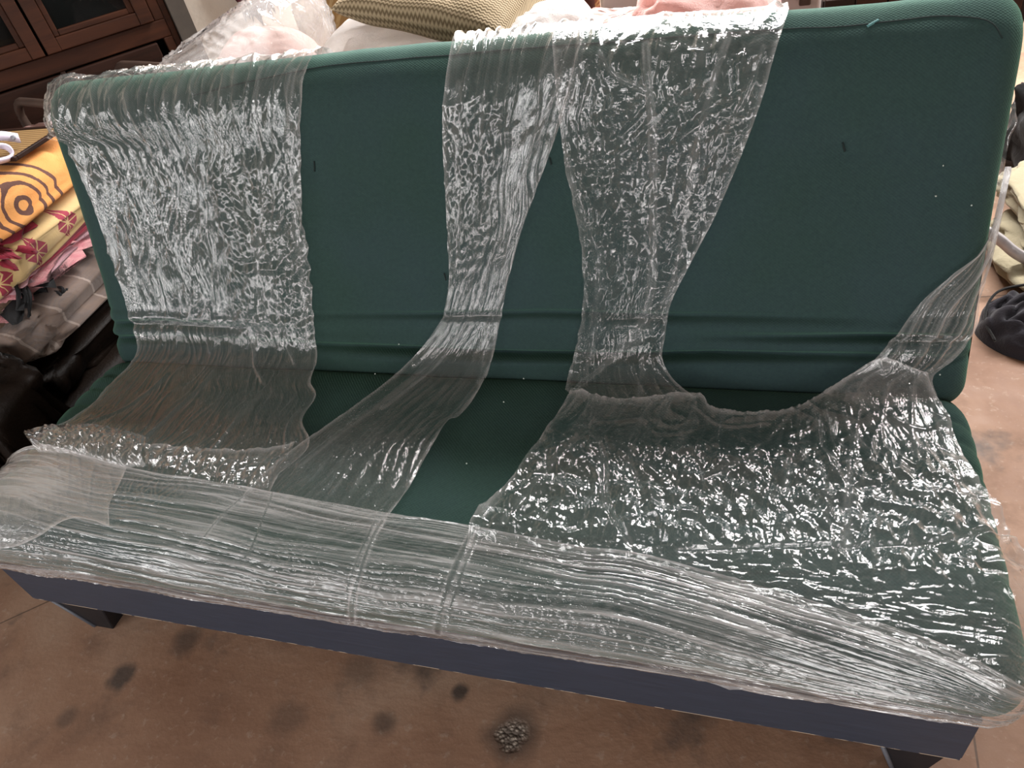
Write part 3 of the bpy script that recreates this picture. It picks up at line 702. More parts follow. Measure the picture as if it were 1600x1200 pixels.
def F2_h(a, l, u, s):
    g1 = ridge(u*30+s*30, s*4-u*3, 621, 5); g2 = ridge(u*4, s*60, 622, 4)
    return .0015*g1+.001*g2, .05*g1+.10*g2+.10*np.clip(.5+noise(u*8, s*8, 623), 0, 1)
fo = onto(film('doubled_layer', F2, F2_h, M['film_band'], overband=True, edges=(0, 1, 1, 1), haze=.42, base=.013, edge_w=.006, edge_h=1.2), pF); fo['label'] = 'milky doubled layer at the left corner'

# ------------------------------------------------------------------ seams, tufts, lint on the sofa
def line_on(name, pts, r, mat, n=60, label=None, smooth=True):
    q = resample(pts, n, smooth); P = surf(q[:, 0], q[:, 1], r*.35)
    o = kid(from_bm(name, tube_bm(P, r, 6), mat, None))
    if label: o['label'] = label
    return o
line_on('seam', [(300, 150), (400, 126), (500, 105), (600, 95), (702, 86), (800, 78), (1000, 62), (1228, 46), (1300, 42), (1400, 32), (1460, 26), (1520, 28), (1550, 36), (1566, 60)], .0011, M['thread'], 220)
for p, q in (((1316, 223), (1320, 238)), ((491, 252), (492, 268)), ((694, 427), (697, 438)), ((858, 246), (861, 258))):
    line_on('tuft_stitch', [p, q], .0016, M['thread'], 6, smooth=False)
line_on('loose_thread', [(1354, 41), (1373, 32)], .0020, M['blue_thread'], 6, 'pale blue thread end on the top seam', smooth=False)
for p in ((1473, 258), (1461, 307), (1517, 320), (623, 538), (586, 585), (1469, 585), (787, 629), (729, 724), (819, 592)):
    q = us(p); c = surf(np.array([q[0]]), np.array([q[1]]), .001)[0]
    bm = bmesh.new(); bmesh.ops.create_icosphere(bm, subdivisions=1, radius=.0016)
    for v in bm.verts: v.co = Vector((v.co.x*(.6+.8*random.random()), v.co.y, v.co.z))+Vector(c)
    kid(from_bm('lint_speck', bm, M['lint'], None))

# ================================================================== things behind and beside the sofa
def fabric(name, c1, c2=None, rough=0.95, scale=6, bump=.4, sheen=.15, thin=0.0):
    n = N(name); c = n.coord(); c2 = c2 or tuple(x*.8 for x in c1)
    cc = n.ramp(n.noise(c, scale, 4), [(0.35, c1), (0.65, c2)])
    h = n.math('ADD', n.math('MULTIPLY', n.noise(c, 14, 4, .6, .8), 2.2), n.math('MULTIPLY', n.noise(c, 300, 2), .4))
    nb = n.bump(h, bump, .006); sh = n.principled(cc, rough, nb, Sheen_Weight=sheen, Specular_IOR_Level=.2)
    if thin > 0:
        tl = n.add('ShaderNodeBsdfTranslucent'); n.set(tl.inputs[0], cc); n.set(tl.inputs['Normal'], nb)
        mx = n.add('ShaderNodeMixShader'); mx.inputs[0].default_value = thin
        n.t.links.new(sh, mx.inputs[1]); n.t.links.new(tl.outputs[0], mx.inputs[2]); sh = mx.outputs[0]
    return n.done(sh)
M['white_cloth'] = fabric('white_cloth', (.88, .85, .83), (.86, .82, .80), thin=.55)
M['thin_sheet'] = fabric('thin_white_sheet', (.90, .87, .85), (.88, .84, .82), thin=.8)
M['pink_quilt'] = fabric('pink_quilt_cloth', (.78, .48, .44), (.82, .62, .58), thin=.45)
M['pink_pale'] = fabric('pale_pink_cloth', (.78, .62, .58), (.72, .54, .5), thin=.45)
M['white_paint'] = plain('white_enamel', (.62, .55, .54), .4, .04)
M['cream'] = fabric('cream_cloth', (.33, .285, .19), (.28, .24, .16))
M['black_cloth'] = fabric('black_cloth', (.016, .014, .018), (.025, .022, .027))
M['black_bag'] = fabric('black_bag_cloth', (.010, .009, .009), (.018, .016, .015))
M['silver'] = plain('silver_plastic', (.36, .33, .33), .3, .15, 30, .6, 60, .004)
M['suede'] = fabric('brown_suede', (.20, .135, .095), (.15, .10, .07))
M['fringe'] = plain('black_fringe_yarn', (.008, .008, .009), .9)
M['maroon'] = fabric('maroon_cloth', (.06, .012, .02), (.09, .02, .025))
M['pink_fluff'] = fabric('pink_towel', (.48, .18, .20), (.55, .28, .28), scale=40, bump=.9)
M['lilac'] = fabric('lilac_pink_cloth', (.52, .30, .33), (.45, .25, .28))
M['crimson'] = fabric('crimson_cloth', (.30, .025, .045), (.24, .02, .04))
M['strap'] = plain('pale_lilac_strap', (.62, .56, .66), .5, .05)
M['metal'] = plain('snap_metal', (.25, .25, .27), .3)

def damask():
    n = N('ochre_damask'); c = n.coord()
    v = n.mapping(c, (9, 9, 6)); d = n.noise(v, 1.0, 2, .5, 2.5)
    pat = n.ramp(n.math('ABSOLUTE', n.math('SUBTRACT', d, .5)), [(0.03, (1, 1, 1)), (0.07, (0, 0, 0))])
    cc = n.mix(pat, (.36, .22, .085), (.50, .36, .18))
    return n.done(n.principled(cc, .8, n.bump(n.noise(c, 250, 2), .3, .001)))
M['damask'] = damask()
def herring():
    n = N('olive_zigzag_weave'); c = n.coord('UV'); o = n.sep(c)
    zig = n.math('PINGPONG', n.math('MULTIPLY', o[0], 170.0), 1.0)
    st = n.math('SINE', n.math('ADD', n.math('MULTIPLY', o[1], 900.0), n.math('MULTIPLY', zig, 2.8)))
    cc = n.mix(n.math('MULTIPLY_ADD', st, .5, .5), (.16, .11, .055), (.48, .37, .23))
    return n.done(n.principled(cc, .85, n.bump(st, .35, .0015)))
M['herring'] = herring()
def carpet():
    n = N('ornate_orange_rug'); c = n.coord(); o = n.sep(c)
    dx = n.math('PINGPONG', n.math('MULTIPLY', o[0], 14.0), 1.0); dz = n.math('PINGPONG', n.math('MULTIPLY', o[2], 20.0), 1.0)
    d = n.math('ADD', dx, dz)
    pat = n.math('LESS_THAN', n.math('ABSOLUTE', n.math('SINE', n.math('MULTIPLY', d, 6.3))), .45)
    band = n.math('GREATER_THAN', n.math('SINE', n.math('MULTIPLY', o[0], 38.0)), .35)
    cc = n.mix(pat, (.20, .055, .018), (.42, .20, .07)); cc = n.mix(band, cc, (.10, .03, .02))
    return n.done(n.principled(cc, .9, n.bump(n.noise(c, 200, 2), .3, .002)))
M['carpet'] = carpet()
def knit():
    n = N('crocheted_pink_wool'); c = n.coord('UV'); o = n.sep(c)
    a = n.math('MULTIPLY', n.math('SINE', n.math('MULTIPLY', o[0], 120.0)), n.math('SINE', n.math('MULTIPLY', o[1], 120.0)))
    cc = n.mix(n.math('GREATER_THAN', a, .35), (.74, .55, .50), (.40, .20, .17))
    return n.done(n.principled(cc, .95, n.bump(a, .8, .006)))
M['knit'] = knit()
def orange():
    """orange cloth printed with brown concentric rings (local y, z about the motif)"""
    n = N('orange_ring_print'); c = n.coord(); o = n.sep(c)
    dy = n.math('SUBTRACT', o[1], RING[0]); dz = n.math('SUBTRACT', o[2], RING[1])
    wob = n.math('MULTIPLY', n.math('SUBTRACT', n.noise(c, 40, 3), .5), .007)
    r = n.math('ADD', n.math('SQRT', n.math('ADD', n.math('MULTIPLY', dy, dy), n.math('MULTIPLY', n.math('MULTIPLY', dz, dz), 1.15))), wob)
    acc = None
    for r0, w0 in RINGS:
        k = n.math('LESS_THAN', n.math('ABSOLUTE', n.math('SUBTRACT', r, r0)), w0)
        acc = k if acc is None else n.math('MAXIMUM', acc, k)
    lines = n.math('LESS_THAN', n.math('ABSOLUTE', n.math('SINE', n.math('MULTIPLY', o[1], 110.0))), .12)
    base = n.ramp(n.noise(c, 9, 4), [(.35, (.66, .26, .065)), (.65, (.72, .33, .10))])
    cc = n.mix(acc, base, (.11, .045, .032))
    h = n.math('ADD', n.noise(c, 16, 4, .6, .6), n.math('MULTIPLY', n.noise(c, 300, 2), .3))
    return n.done(n.principled(cc, .9, n.bump(h, .5, .006)))
def check_cloth():
    """cream cloth with crimson quartered diamonds and a crimson border band"""
    n = N('crimson_check_cloth'); c = n.coord(); o = n.sep(c)
    y = n.math('ADD', o[1], n.math('MULTIPLY', n.math('SUBTRACT', n.noise(c, 14, 3), .5), .012)); z = n.math('ADD', o[2], n.math('MULTIPLY', o[1], -.06))
    dy = n.math('PINGPONG', n.math('MULTIPLY', y, 16.0), 1.0); dz = n.math('PINGPONG', n.math('MULTIPLY', n.math('SUBTRACT', z, .012), 15.0), 1.0)
    dia = n.math('LESS_THAN', n.math('ADD', dy, dz), .62)
    cross = n.math('MAXIMUM', n.math('LESS_THAN', n.math('ABSOLUTE', n.math('SUBTRACT', dy, dz)), .04), n.math('LESS_THAN', n.math('MINIMUM', dy, dz), .02))
    pat = n.math('MULTIPLY', dia, n.math('SUBTRACT', 1.0, cross))
    band = n.math('LESS_THAN', z, -.030)
    cc = n.mix(pat, (.58, .40, .18), (.30, .03, .055)); cc = n.mix(band, cc, (.29, .022, .045))
    h = n.noise(c, 16, 4, .6, .6)
    return n.done(n.principled(cc, .95, n.bump(h, .5, .006), Sheen_Weight=.2))
def plaid():
    n = N('grey_brown_plaid'); c = n.coord(); o = n.sep(c)
    a = n.math('ADD', o[1], n.math('MULTIPLY', o[2], .25)); b = n.math('ADD', o[2], n.math('MULTIPLY', o[0], 1.0))
    l1 = n.math('LESS_THAN', n.math('PINGPONG', n.math('MULTIPLY', a, 16.0), 1.0), .055); l2 = n.math('LESS_THAN', n.math('PINGPONG', n.math('MULTIPLY', b, 18.0), 1.0), .06)
    s1 = n.math('MULTIPLY', n.math('GREATER_THAN', n.math('SINE', n.math('MULTIPLY', a, 50.0)), 0.0), .45)
    fine = n.math('MULTIPLY_ADD', n.math('SINE', n.math('MULTIPLY', b, 700.0)), .18, .2)
    cc = n.mix(s1, (.165, .12, .10), (.11, .09, .085)); cc = n.mix(fine, cc, (.20, .13, .09)); cc = n.mix(n.math('MULTIPLY', n.math('MAXIMUM', l1, l2), .7), cc, (.36, .29, .25))
    h = n.noise(c, 13, 4, .6, .8)
    return n.done(n.principled(cc, .85, n.bump(h, .7, .008), Sheen_Weight=.2))
M['check'] = check_cloth(); M['plaid'] = plaid()
def bag_plastic():
    n = N('clear_bag_plastic'); c = n.coord()
    h = n.math('ADD', n.math('MULTIPLY', n.math('ABSOLUTE', n.math('SUBTRACT', n.noise(c, 14, 4, .6, 1.2), .5)), -2.0), n.math('MULTIPLY', n.noise(c, 50, 3), .3))
    nor = n.bump(h, .5, .012)
    fr = n.add('ShaderNodeFresnel'); n.set(fr.inputs['Normal'], nor)
    n.set(fr.inputs['IOR'], n.math('MULTIPLY_ADD', n.add('ShaderNodeNewGeometry').outputs['Backfacing'], 1/1.5-1.5, 1.5))   # a thin sheet reflects alike from both sides
    gl = n.add('ShaderNodeBsdfGlossy'); gl.inputs['Roughness'].default_value = .1; n.set(gl.inputs['Normal'], nor)
    tr = n.add('ShaderNodeBsdfTransparent'); tr.inputs[0].default_value = (.95, .95, .95, 1)
    df = n.add('ShaderNodeBsdfTranslucent'); df.inputs[0].default_value = (.9, .87, .85, 1)
    b = n.add('ShaderNodeMixShader'); b.inputs[0].default_value = .22; n.t.links.new(tr.outputs[0], b.inputs[1]); n.t.links.new(df.outputs[0], b.inputs[2])
    f = n.add('ShaderNodeMixShader'); n.set(f.inputs[0], n.math('MULTIPLY', fr.outputs[0], 1.1, clamp=True)); n.t.links.new(b.outputs[0], f.inputs[1]); n.t.links.new(gl.outputs[0], f.inputs[2])
    return n.done(f.outputs[0])
M['bag'] = bag_plastic()

def soft(name, size, mat, parent=None, loc=(0, 0, 0), rot=(0, 0, 0), e1=.35, e2=.35, lump=.02, lf=5.0, seed=1, n=(72, 40), fold=0.0):
    """cushion, bundle or folded cloth: rounded block with lumps and creases, UV mapped"""
    sx, sy, sz = (q/2 for q in size)
    u = np.linspace(-math.pi, math.pi, n[0]); v = np.linspace(-math.pi/2+1e-3, math.pi/2-1e-3, n[1])
    U, V = np.meshgrid(u, v)
    f = lambda q, e: np.sign(q)*np.abs(q)**e
    X = f(np.cos(V), e1)*f(np.cos(U), e2); Y = f(np.cos(V), e1)*f(np.sin(U), e2); Z = f(np.sin(V), e1)
    d = 1+lump/min(size)*(noise(X*lf*.5+Z*2+seed*3.1, Y*lf*.5-Z*1.3+seed, seed)+.5*noise(X*lf+seed, Y*lf+Z*3, seed+1)-.7*ridge(X*lf*.7+Z*lf*.4, Y*lf*.7+seed, seed+2, 3))
    P = np.stack([X*sx*d, Y*sy*d, Z*sz*d*(1+fold*ridge(X*4, Y*1.2, seed+3, 4))], -1)
    P[:, -1] = P[:, 0]
    o = grid_mesh(name, P, mat, None, None, np.stack([(U+math.pi)/(2*math.pi)*2*(size[0]+size[1])*.5, (V+math.pi/2)/math.pi*(size[2]+size[1])], -1))
    o.location = loc; o.rotation_euler = rot
    if parent is not None: o.parent = parent
    return o
def pillow(name, size, mat, parent=None, loc=(0, 0, 0), rot=(0, 0, 0), seed=1, lump=.12, n=48, pinch=.18):
    """stuffed pillow: two bellied faces meeting in an edge, corners drawn out to points"""
    g = np.linspace(-1, 1, n); A, B = np.meshgrid(g, g)
    k = np.sqrt(np.clip((1-A**2)*(1-B**2), 0, 1))
    t = k**.8*(1+lump*noise(A*2+seed, B*2, seed)-.5*lump*ridge(A*2.2, B*2.2+seed, seed+1, 3))
    X = A*(1-pinch*(1-B**2)*.35*np.abs(A)); Y = B*(1-pinch*(1-A**2)*.35*np.abs(B))
    top = np.stack([X*size[0]/2, Y*size[1]/2, t*size[2]/2], -1); bot = np.stack([X*size[0]/2, Y*size[1]/2, -t*size[2]/2], -1)
    P = np.concatenate([top, bot[:, ::-1]], 1); P = np.concatenate([P, P[:, :1]], 1)
    UVc = np.concatenate([np.stack([(A+1)/2*size[0], (B+1)/2*size[1]], -1)]*2, 1); UVc = np.concatenate([UVc, UVc[:, :1]], 1)
    o = grid_mesh(name, P, mat, None, None, UVc)
    o.location = loc; o.rotation_euler = rot
    if parent is not None: o.parent = parent
    return o
def child_of(o, p):
    bpy.context.view_layer.update()
    o.parent = p; o.matrix_parent_inverse = p.matrix_world.inverted(); return o

# ------------------------------------------------------------------ glazed cabinet against the left wall
cab = tag(empty('cabinet', e_n*(-2.6346), PH), 'tall reddish brown wooden cabinet with dark glazed doors at the left wall', 'cabinet')
def cb(name, t0, t1, d0, d1, z0, z1, mat, parent=None, bev=.003):      # d measured out from the cabinet front
    return box(name, t0, t1, -d1, -d0, z0, z1, mat, parent or cab, bev)
CT0, CT1, CTOP = -0.80, 0.025, 1.75
cb('side_panel', CT1-.022, CT1, -.30, 0, 0, CTOP, M['wood_red']); cb('side_panel', CT0, CT0+.022, -.30, 0, 0, CTOP, M['wood_red'])
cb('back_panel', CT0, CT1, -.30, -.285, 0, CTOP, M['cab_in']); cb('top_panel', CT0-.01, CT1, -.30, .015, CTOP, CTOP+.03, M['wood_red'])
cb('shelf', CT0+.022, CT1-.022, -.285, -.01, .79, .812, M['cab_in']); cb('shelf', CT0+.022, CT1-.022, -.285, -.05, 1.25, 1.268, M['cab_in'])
cb('front_rail', CT0+.022, CT1-.022, -.02, .004, .764, .820, M['wood_red']); cb('front_rail', CT0+.022, CT1-.022, -.02, .004, .0, .09, M['wood_dark'])
cb('front_stile', CT1-.052, CT1-.022, -.02, .004, .09, .764, M['wood_red']); cb('front_stile', CT0+.022, CT0+.05, -.02, .004, .09, .764, M['wood_red'])
cb('front_stile', CT1-.055, CT1-.022, -.02, .004, .82, CTOP, M['wood_red'])
for (a, b, g0, g1) in ((-.386, -.033, -.324, -.097), (-.745, -.394, -.683, -.452)):
    d = cb('door', a, b, .002, .006, .822, .826, M['wood_red'], bev=0)
    cb('door_stile', a, g0-.018, 0, .022, .824, CTOP-.02, M['wood_red'], d); cb('door_stile', g1+.018, b, 0, .022, .824, CTOP-.02, M['wood_red'], d)
    cb('door_rail', g0-.018, g1+.018, 0, .020, .824, .864, M['wood_red'], d); cb('door_rail', g0-.018, g1+.018, 0, .020, CTOP-.08, CTOP-.02, M['wood_red'], d)
    for q in ((g0-.018, g0, .864, CTOP-.08), (g1, g1+.018, .864, CTOP-.08)): cb('glass_bead', *q[:2], -.004, .010, *q[2:], M['wood_red'], d)
    cb('glass_bead', g0, g1, -.004, .012, .864, .882, M['wood_red'], d); cb('glass_bead', g0, g1, -.004, .012, CTOP-.098, CTOP-.08, M['wood_red'], d)
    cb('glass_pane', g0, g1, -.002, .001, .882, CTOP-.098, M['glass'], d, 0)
for (a, b) in ((-.364, -.055), (-.745, -.382)):
    for (z0, z1) in ((.46, .758), (.10, .45)):
        dr = cb('drawer', a, b, -.01, .012, z0, z1, M['wood_dark'], bev=.004)
cb('centre_stile', -.381, -.365, -.02, .008, .09, .764, M['wood_dark'])
p = RM(-.535, .035, .93)
bm = bmesh.new()
R_, r_ = .036, .011
for i in range(24):
    for j in range(8):
        a, b = i*2*math.pi/24, j*2*math.pi/8
        bm.verts.new(((R_+r_*math.cos(b))*math.cos(a), r_*math.sin(b), (R_+r_*math.cos(b))*math.sin(a)))
bm.verts.ensure_lookup_table()
for i in range(24):
    for j in range(8): bm.faces.new([bm.verts[((i+x) % 24)*8+(j+y) % 8] for x, y in ((0, 0), (1, 0), (1, 1), (0, 1))])
ringo = from_bm('bowl_ring', bm, M['ceramic'], cab); ringo.location = (-.527, -.012, .945); ringo['label'] = 'grey ring for a bowl behind the left glazed door'  # stands in for a ceramic bowl inside, set before the opaque pane

# ------------------------------------------------------------------ two tube-framed chairs in front of the cabinet
def chair(name_loc, rz, wdt, label):
    t = tag(empty('folding_chair', name_loc, rz), label, 'chair')
    H = .75
    pts = [(0, 0, .0), (0, .0, .45), (0, -.0, H-.08), (.008, 0, H-.035), (.04, 0, H-.006), (.10, 0, H), (wdt-.10, 0, H), (wdt-.04, 0, H-.006), (wdt-.008, 0, H-.035), (wdt, 0, H-.08), (wdt, 0, .45), (wdt, 0, .0)]
    from_bm('back_frame', tube_bm(pts, .0135, 12, smooth_n=110), M['iron'], t)
    for x in (.03, wdt-.03): from_bm('leg', tube_bm([(x, .035, 0.0), (x, .03, .30), (x, .02, .52)], .010, 10, smooth_n=20), M['iron'], t)
    soft('seat', (wdt-.09, .022, .34), M['leather'], t, (wdt/2, -.012, .33), e1=.3, e2=.25, lump=.002)
    soft('backrest', (wdt-.03, .022, .17), M['leather'], t, (wdt/2, .0, .58), e1=.3, e2=.25, lump=.002)
    return t
p1, p2 = at((18, 157), z=.75), at((76, 163), z=.75)
chair((p1.x, p1.y, 0), math.atan2(p2.y-p1.y, p2.x-p1.x), .40, 'dark folded tube-framed chair nearest the orange quilt, leaning before the cabinet')
p1, p2 = at((176, 100), z=.75), at((240, 104), z=.75)
chair((p1.x, p1.y, 0), math.atan2(p2.y-p1.y, p2.x-p1.x), .40, 'dark folded tube-framed chair partly behind the clear bag of pillows')

# ------------------------------------------------------------------ armchair with the pile of bedding, left of the sofa
arm = tag(empty('armchair', (-2.02, .70, 0)), 'dark brown leather armchair loaded with folded bedding left of the sofa', 'armchair')
soft('base', (.76, 1.02, .24), M['leather'], arm, (0, -.09, .14), e1=.2, e2=.2, lump=.01)
soft('seat', (.62, .60, .12), M['leather'], arm, (.03, .04, .30), e1=.3, e2=.25, lump=.015)
soft('arm', (.74, .24, .34), M['leather'], arm, (.03, -.37, .31), (0, 0, .0), e1=.4, e2=.3, lump=.03, lf=8, seed=5)
soft('arm', (.74, .20, .34), M['leather'], arm, (.0, .36, .27), (0, 0, 0), e1=.4, e2=.3, lump=.02, seed=6)
soft('backrest', (.16, .8, .50), M['leather'], arm, (-.40, 0, .42), e1=.4, e2=.3, lump=.02, seed=7)
pl_ = tag(soft('plaid_blanket', (.56, .60, .13), M['plaid'], None, (-1.965, .72, .425), (.0, .0, .06), e1=.45, e2=.3, lump=.012, lf=6, seed=21), 'grey-brown plaid blanket folded at the bottom of the bedding pile', 'blanket', 'bedding piled on the armchair')
su = tag(soft('suede_cushion', (.50, .34, .09), M['suede'], None, (-2.00, .58, .510), (.06, .05, .12), e1=.5, e2=.35, lump=.010, seed=23), 'brown suede-like cushion lying on the plaid blanket', 'cushion', 'bedding piled on the armchair')
fr_ = tag(empty('fringed_shawl', (-1.95, .66, .53)), 'black fringed shawl hanging out between plaid blanket and pink towel', 'shawl')
child_of(soft('cloth', (.46, .50, .035), M['fringe'], None, (-1.99, .72, .525), (.03, .05, .1), e1=.4, e2=.3, lump=.02, seed=24), fr_)
for (a, b, c_) in (((28, 440), (38, 492), 5), ((92, 455), (112, 472), 6)):
    for k in range(c_):
        q0 = at((a[0]+(b[0]-a[0])*.1+random.uniform(-14, 14), a[1]+random.uniform(-6, 10)), x=-1.735)
        q1 = at((b[0]+random.uniform(-16, 10), b[1]+random.uniform(-12, 8)), x=-1.705)
        mid = (q0+q1)/2+Vector((.02, 0, .012))
        child_of(from_bm('tassel', tube_bm([q0, mid, q1], np.linspace(.0055, .003, 12), 6, smooth_n=12), M['fringe'], None), fr_)
tw = tag(soft('pink_towel', (.52, .36, .06), M['pink_fluff'], None, (-1.97, .68, .545), (.05, .10, .05), e1=.5, e2=.35, lump=.018, lf=7, seed=25), 'worn pink towel drooping below the checked crimson blanket', 'towel', 'bedding piled on the armchair')
li = tag(soft('lilac_sheet', (.54, .52, .035), M['lilac'], None, (-1.985, .80, .545), (-.02, .05, .0), e1=.4, e2=.3, lump=.006, seed=26), 'folded lilac-pink sheet with crimson hem under the checked blanket', 'sheet', 'bedding piled on the armchair')
ck = tag(soft('checked_blanket', (.58, .62, .12), M['check'], None, (-1.98, .77, .600), (-.0, .04, .04), e1=.5, e2=.3, lump=.011, lf=6, seed=27), 'cream and crimson checked blanket folded under the orange cloth', 'blanket', 'bedding piled on the armchair')
cr = tag(soft('crimson_cloth', (.32, .22, .05), M['crimson'], None, (-1.86, .62, .650), (.15, .10, .35), e1=.6, e2=.4, lump=.022, lf=7, seed=28), 'crumpled crimson cloth between the orange and the checked blankets', 'cloth', 'bedding piled on the armchair')
RING = (-.055, .0); RINGS = ((.020, .006), (.056, .005), (.082, .0045), (.115, .005))
M['orange'] = orange()
og = tag(soft('orange_cloth', (.58, .50, .14), M['orange'], None, (-1.985, .745, .708), (-.0, .04, .04), e1=.55, e2=.3, lump=.010, lf=5, seed=29), 'bright orange quilt with brown concentric rings on top of the pile', 'quilt', 'bedding piled on the armchair')
def mat_reed():
    n = N('bamboo_mat'); c = n.coord(); o = n.sep(c)
    st = n.math('SINE', n.math('MULTIPLY', o[1], 520.0)); cc = n.mix(n.math('MULTIPLY_ADD', st, .5, .5), (.16, .085, .03), (.38, .23, .09))
    return n.done(n.principled(cc, .6, n.bump(st, .5, .002)))
M['reed'] = mat_reed()
mt = tag(empty('bamboo_mat', (-1.92, .87, .775)), 'small brown reed mat lying on the orange quilt', 'mat')
child_of(box('mat_field', -2.10, -1.735, .785, .955, .776, .783, M['reed'], None, .002), mt)
for q in ((-2.11, -1.725, .775, .785), (-2.11, -1.725, .955, .965), (-2.11, -2.10, .785, .955), (-1.735, -1.725, .785, .955)):
    child_of(box('mat_border', q[0], q[1], q[2], q[3], .775, .786, M['wood_dark'], None, .002), mt)
tag(soft('pink_pillow', (.40, .24, .26), M['pink_quilt'], None, (-2.03, 1.15, .58), (0, 0, .2), e1=.6, e2=.5, lump=.02, seed=33), 'small pink pillow end peeping out behind the reed mat', 'pillow')
stp = tag(empty('helmet_strap', (-1.8, .85, .95)), 'pale lilac strap with a metal snap looped over the orange quilt', 'strap')
def ribbon(name, pts, wv, th, mat, n=40):
    P = catmull(pts, n); wv = Vector(wv); bm = bmesh.new(); rows = []
    T = np.gradient(P, axis=0)
    for p_, t_ in zip(P, T):
        nrm = Vector(t_).normalized().cross(wv).normalized()
        p_ = Vector(p_); rows.append([bm.verts.new(p_+wv*.5+nrm*th), bm.verts.new(p_-wv*.5+nrm*th), bm.verts.new(p_-wv*.5-nrm*th), bm.verts.new(p_+wv*.5-nrm*th)])
    for a, b in zip(rows[:-1], rows[1:]):
        for k in range(4): bm.faces.new((a[k], a[(k+1) % 4], b[(k+1) % 4], b[k]))
    bm.faces.new(rows[0]); bm.faces.new(rows[-1][::-1])
    return from_bm(name, bm, mat, None)
sx = -1.76
pts = [at((-40, 210), x=sx), at((-10, 212), x=sx), at((10, 213), x=sx), at((29, 216), x=sx)]
child_of(ribbon('strap_band', pts, (.0, .006, .022), .003, M['strap']), stp)
pts = [at((-30, 232), x=sx+.01), at((0, 228), x=sx+.01), at((14, 232), x=sx+.02), at((19, 242), x=sx+.02), at((10, 249), x=sx+.02), at((-25, 256), x=sx+.02)]
child_of(ribbon('strap_band', pts, (.010, .002, .010), .003, M['strap']), stp)
c0 = at((20, 215), x=sx+.012)
bm = bmesh.new(); bmesh.ops.create_cone(bm, cap_ends=True, segments=20, radius1=.0065, radius2=.005, depth=.004)
so = from_bm('snap', bm, M['metal'], None); so.location = c0; so.rotation_euler = (math.radians(60), 0, math.radians(30)); child_of(so, stp)

# ------------------------------------------------------------------ couch behind the sofa and what is heaped on it
couch = tag(empty('damask_armchair', (-1.09, 1.55, 0)), 'ochre damask armchair behind the green sofa, heaped with a white bundle', 'armchair')
soft('base', (.80, .84, .32), M['damask'], couch, (0, 0, .20), e1=.2, e2=.2, lump=.006)
soft('seat', (.68, .62, .14), M['damask'], couch, (0, -.08, .40), e1=.3, e2=.25, lump=.01)
soft('backrest', (.80, .20, .66), M['damask'], couch, (0, .34, .66), (-.12, 0, 0), e1=.35, e2=.2, lump=.01)
for q in (-.34, .34): soft('arm', (.12, .80, .30), M['damask'], couch, (q, 0, .42), e1=.35, e2=.25, lump=.006)
bagT = tag(empty('pillow_bag', (-1.35, 1.28, .45)), 'big clear plastic bag stuffed with pale pillows behind the sofa back', 'bag')
# bag skin: a draped block whose top edge climbs to the right
def bag_skin():
    u = np.linspace(-math.pi, math.pi, 120); v = np.linspace(-math.pi/2+1e-3, math.pi/2-1e-3, 70)
    U, V = np.meshgrid(u, v); f = lambda q, e: np.sign(q)*np.abs(q)**e
    X = f(np.cos(V), .3)*f(np.cos(U), .3); Y = f(np.cos(V), .3)*f(np.sin(U), .3); Z = f(np.sin(V), .35)
    d = 1+.035*noise(X*3+Z*2, Y*3-Z, 61)+.06*ridge(X*5+Z*2, Y*4+Z*4, 62, 3)-.03
    top = .5+.5*Z
    x = X*.235*d*(1-.03*top); y = Y*.19*d
    z = (top)*(.385+.16*(X*.5+.5)+.012*ridge(X*6, Y*5, 63, 3))
    P = np.stack([x, y, z], -1); P[:, -1] = P[:, 0]
    return grid_mesh('bag_skin', P, M['bag'], bagT)
b_ = bag_skin(); b_.location = (0, 0, 0)
# tied-off ear at the left end of the bag
q = [(at((240, 98), y=1.22)-Vector(bagT.location)), (at((262, 108), y=1.22)-Vector(bagT.location))]
soft('pillow', (.40, .30, .28), M['white_cloth'], bagT, (.0, .0, .16), (0, -.18, 0), e1=.6, e2=.5, lump=.04, seed=44)
for k, (lx, lz, sc, rot, sd) in enumerate(((.05, .16, (.32, .28, .24), .25, 41), (-.09, .15, (.24, .26, .22), -.3, 42), (.07, .34, (.26, .24, .18), .1, 43))):
    pillow('pillow', sc, M['white_cloth'] if k != 2 else M['pink_pale'], bagT, (lx, 0, lz), (0, rot, .2*k), seed=sd)
tag(soft('white_bundle', (.58, .46, .40), M['thin_sheet'], None, (-.82, 1.36, .67), (0, .05, .1), e1=.5, e2=.6, lump=.03, lf=4, seed=51), 'white sheet bundle under the olive cushion behind the sofa', 'bundle')
Lc, Bc, Rc = at((517, 16), y=1.20), at((784, 66), y=1.07), at((892, -4), y=1.30)
ax = (Bc-Lc); wq = ax.length; ax.normalize(); ay = (Rc-Bc); ay = (ay-ax*ay.dot(ax)).normalized(); az = ax.cross(ay)
oc_ = pillow('olive_cushion', (wq*1.02, .44, .17), M['herring'], None, (0, 0, 0), (0, 0, 0), seed=52, lump=.18)
mm = Matrix((ax, ay, az)).transposed().to_4x4(); mm.translation = Bc-ax*wq*.5+ay*.22; oc_.matrix_world = mm
tag(oc_, 'olive zigzag-weave cushion tossed on the white bundle', 'cushion')
tag(soft('white_pillow', (.27, .24, .20), M['white_cloth'], None, (-.475, 1.18, .78), (0, -.25, .3), e1=.7, e2=.6, lump=.014, lf=5, seed=53), 'small white pillow right of the olive cushion', 'pillow')
tag(soft('crochet_blanket', (.30, .22, .16), M['knit'], None, (-.30, 1.20, .765), (0, .12, .1), e1=.6, e2=.5, lump=.008, seed=54), 'pinkish crocheted blanket with rows of holes behind the sofa back', 'blanket')
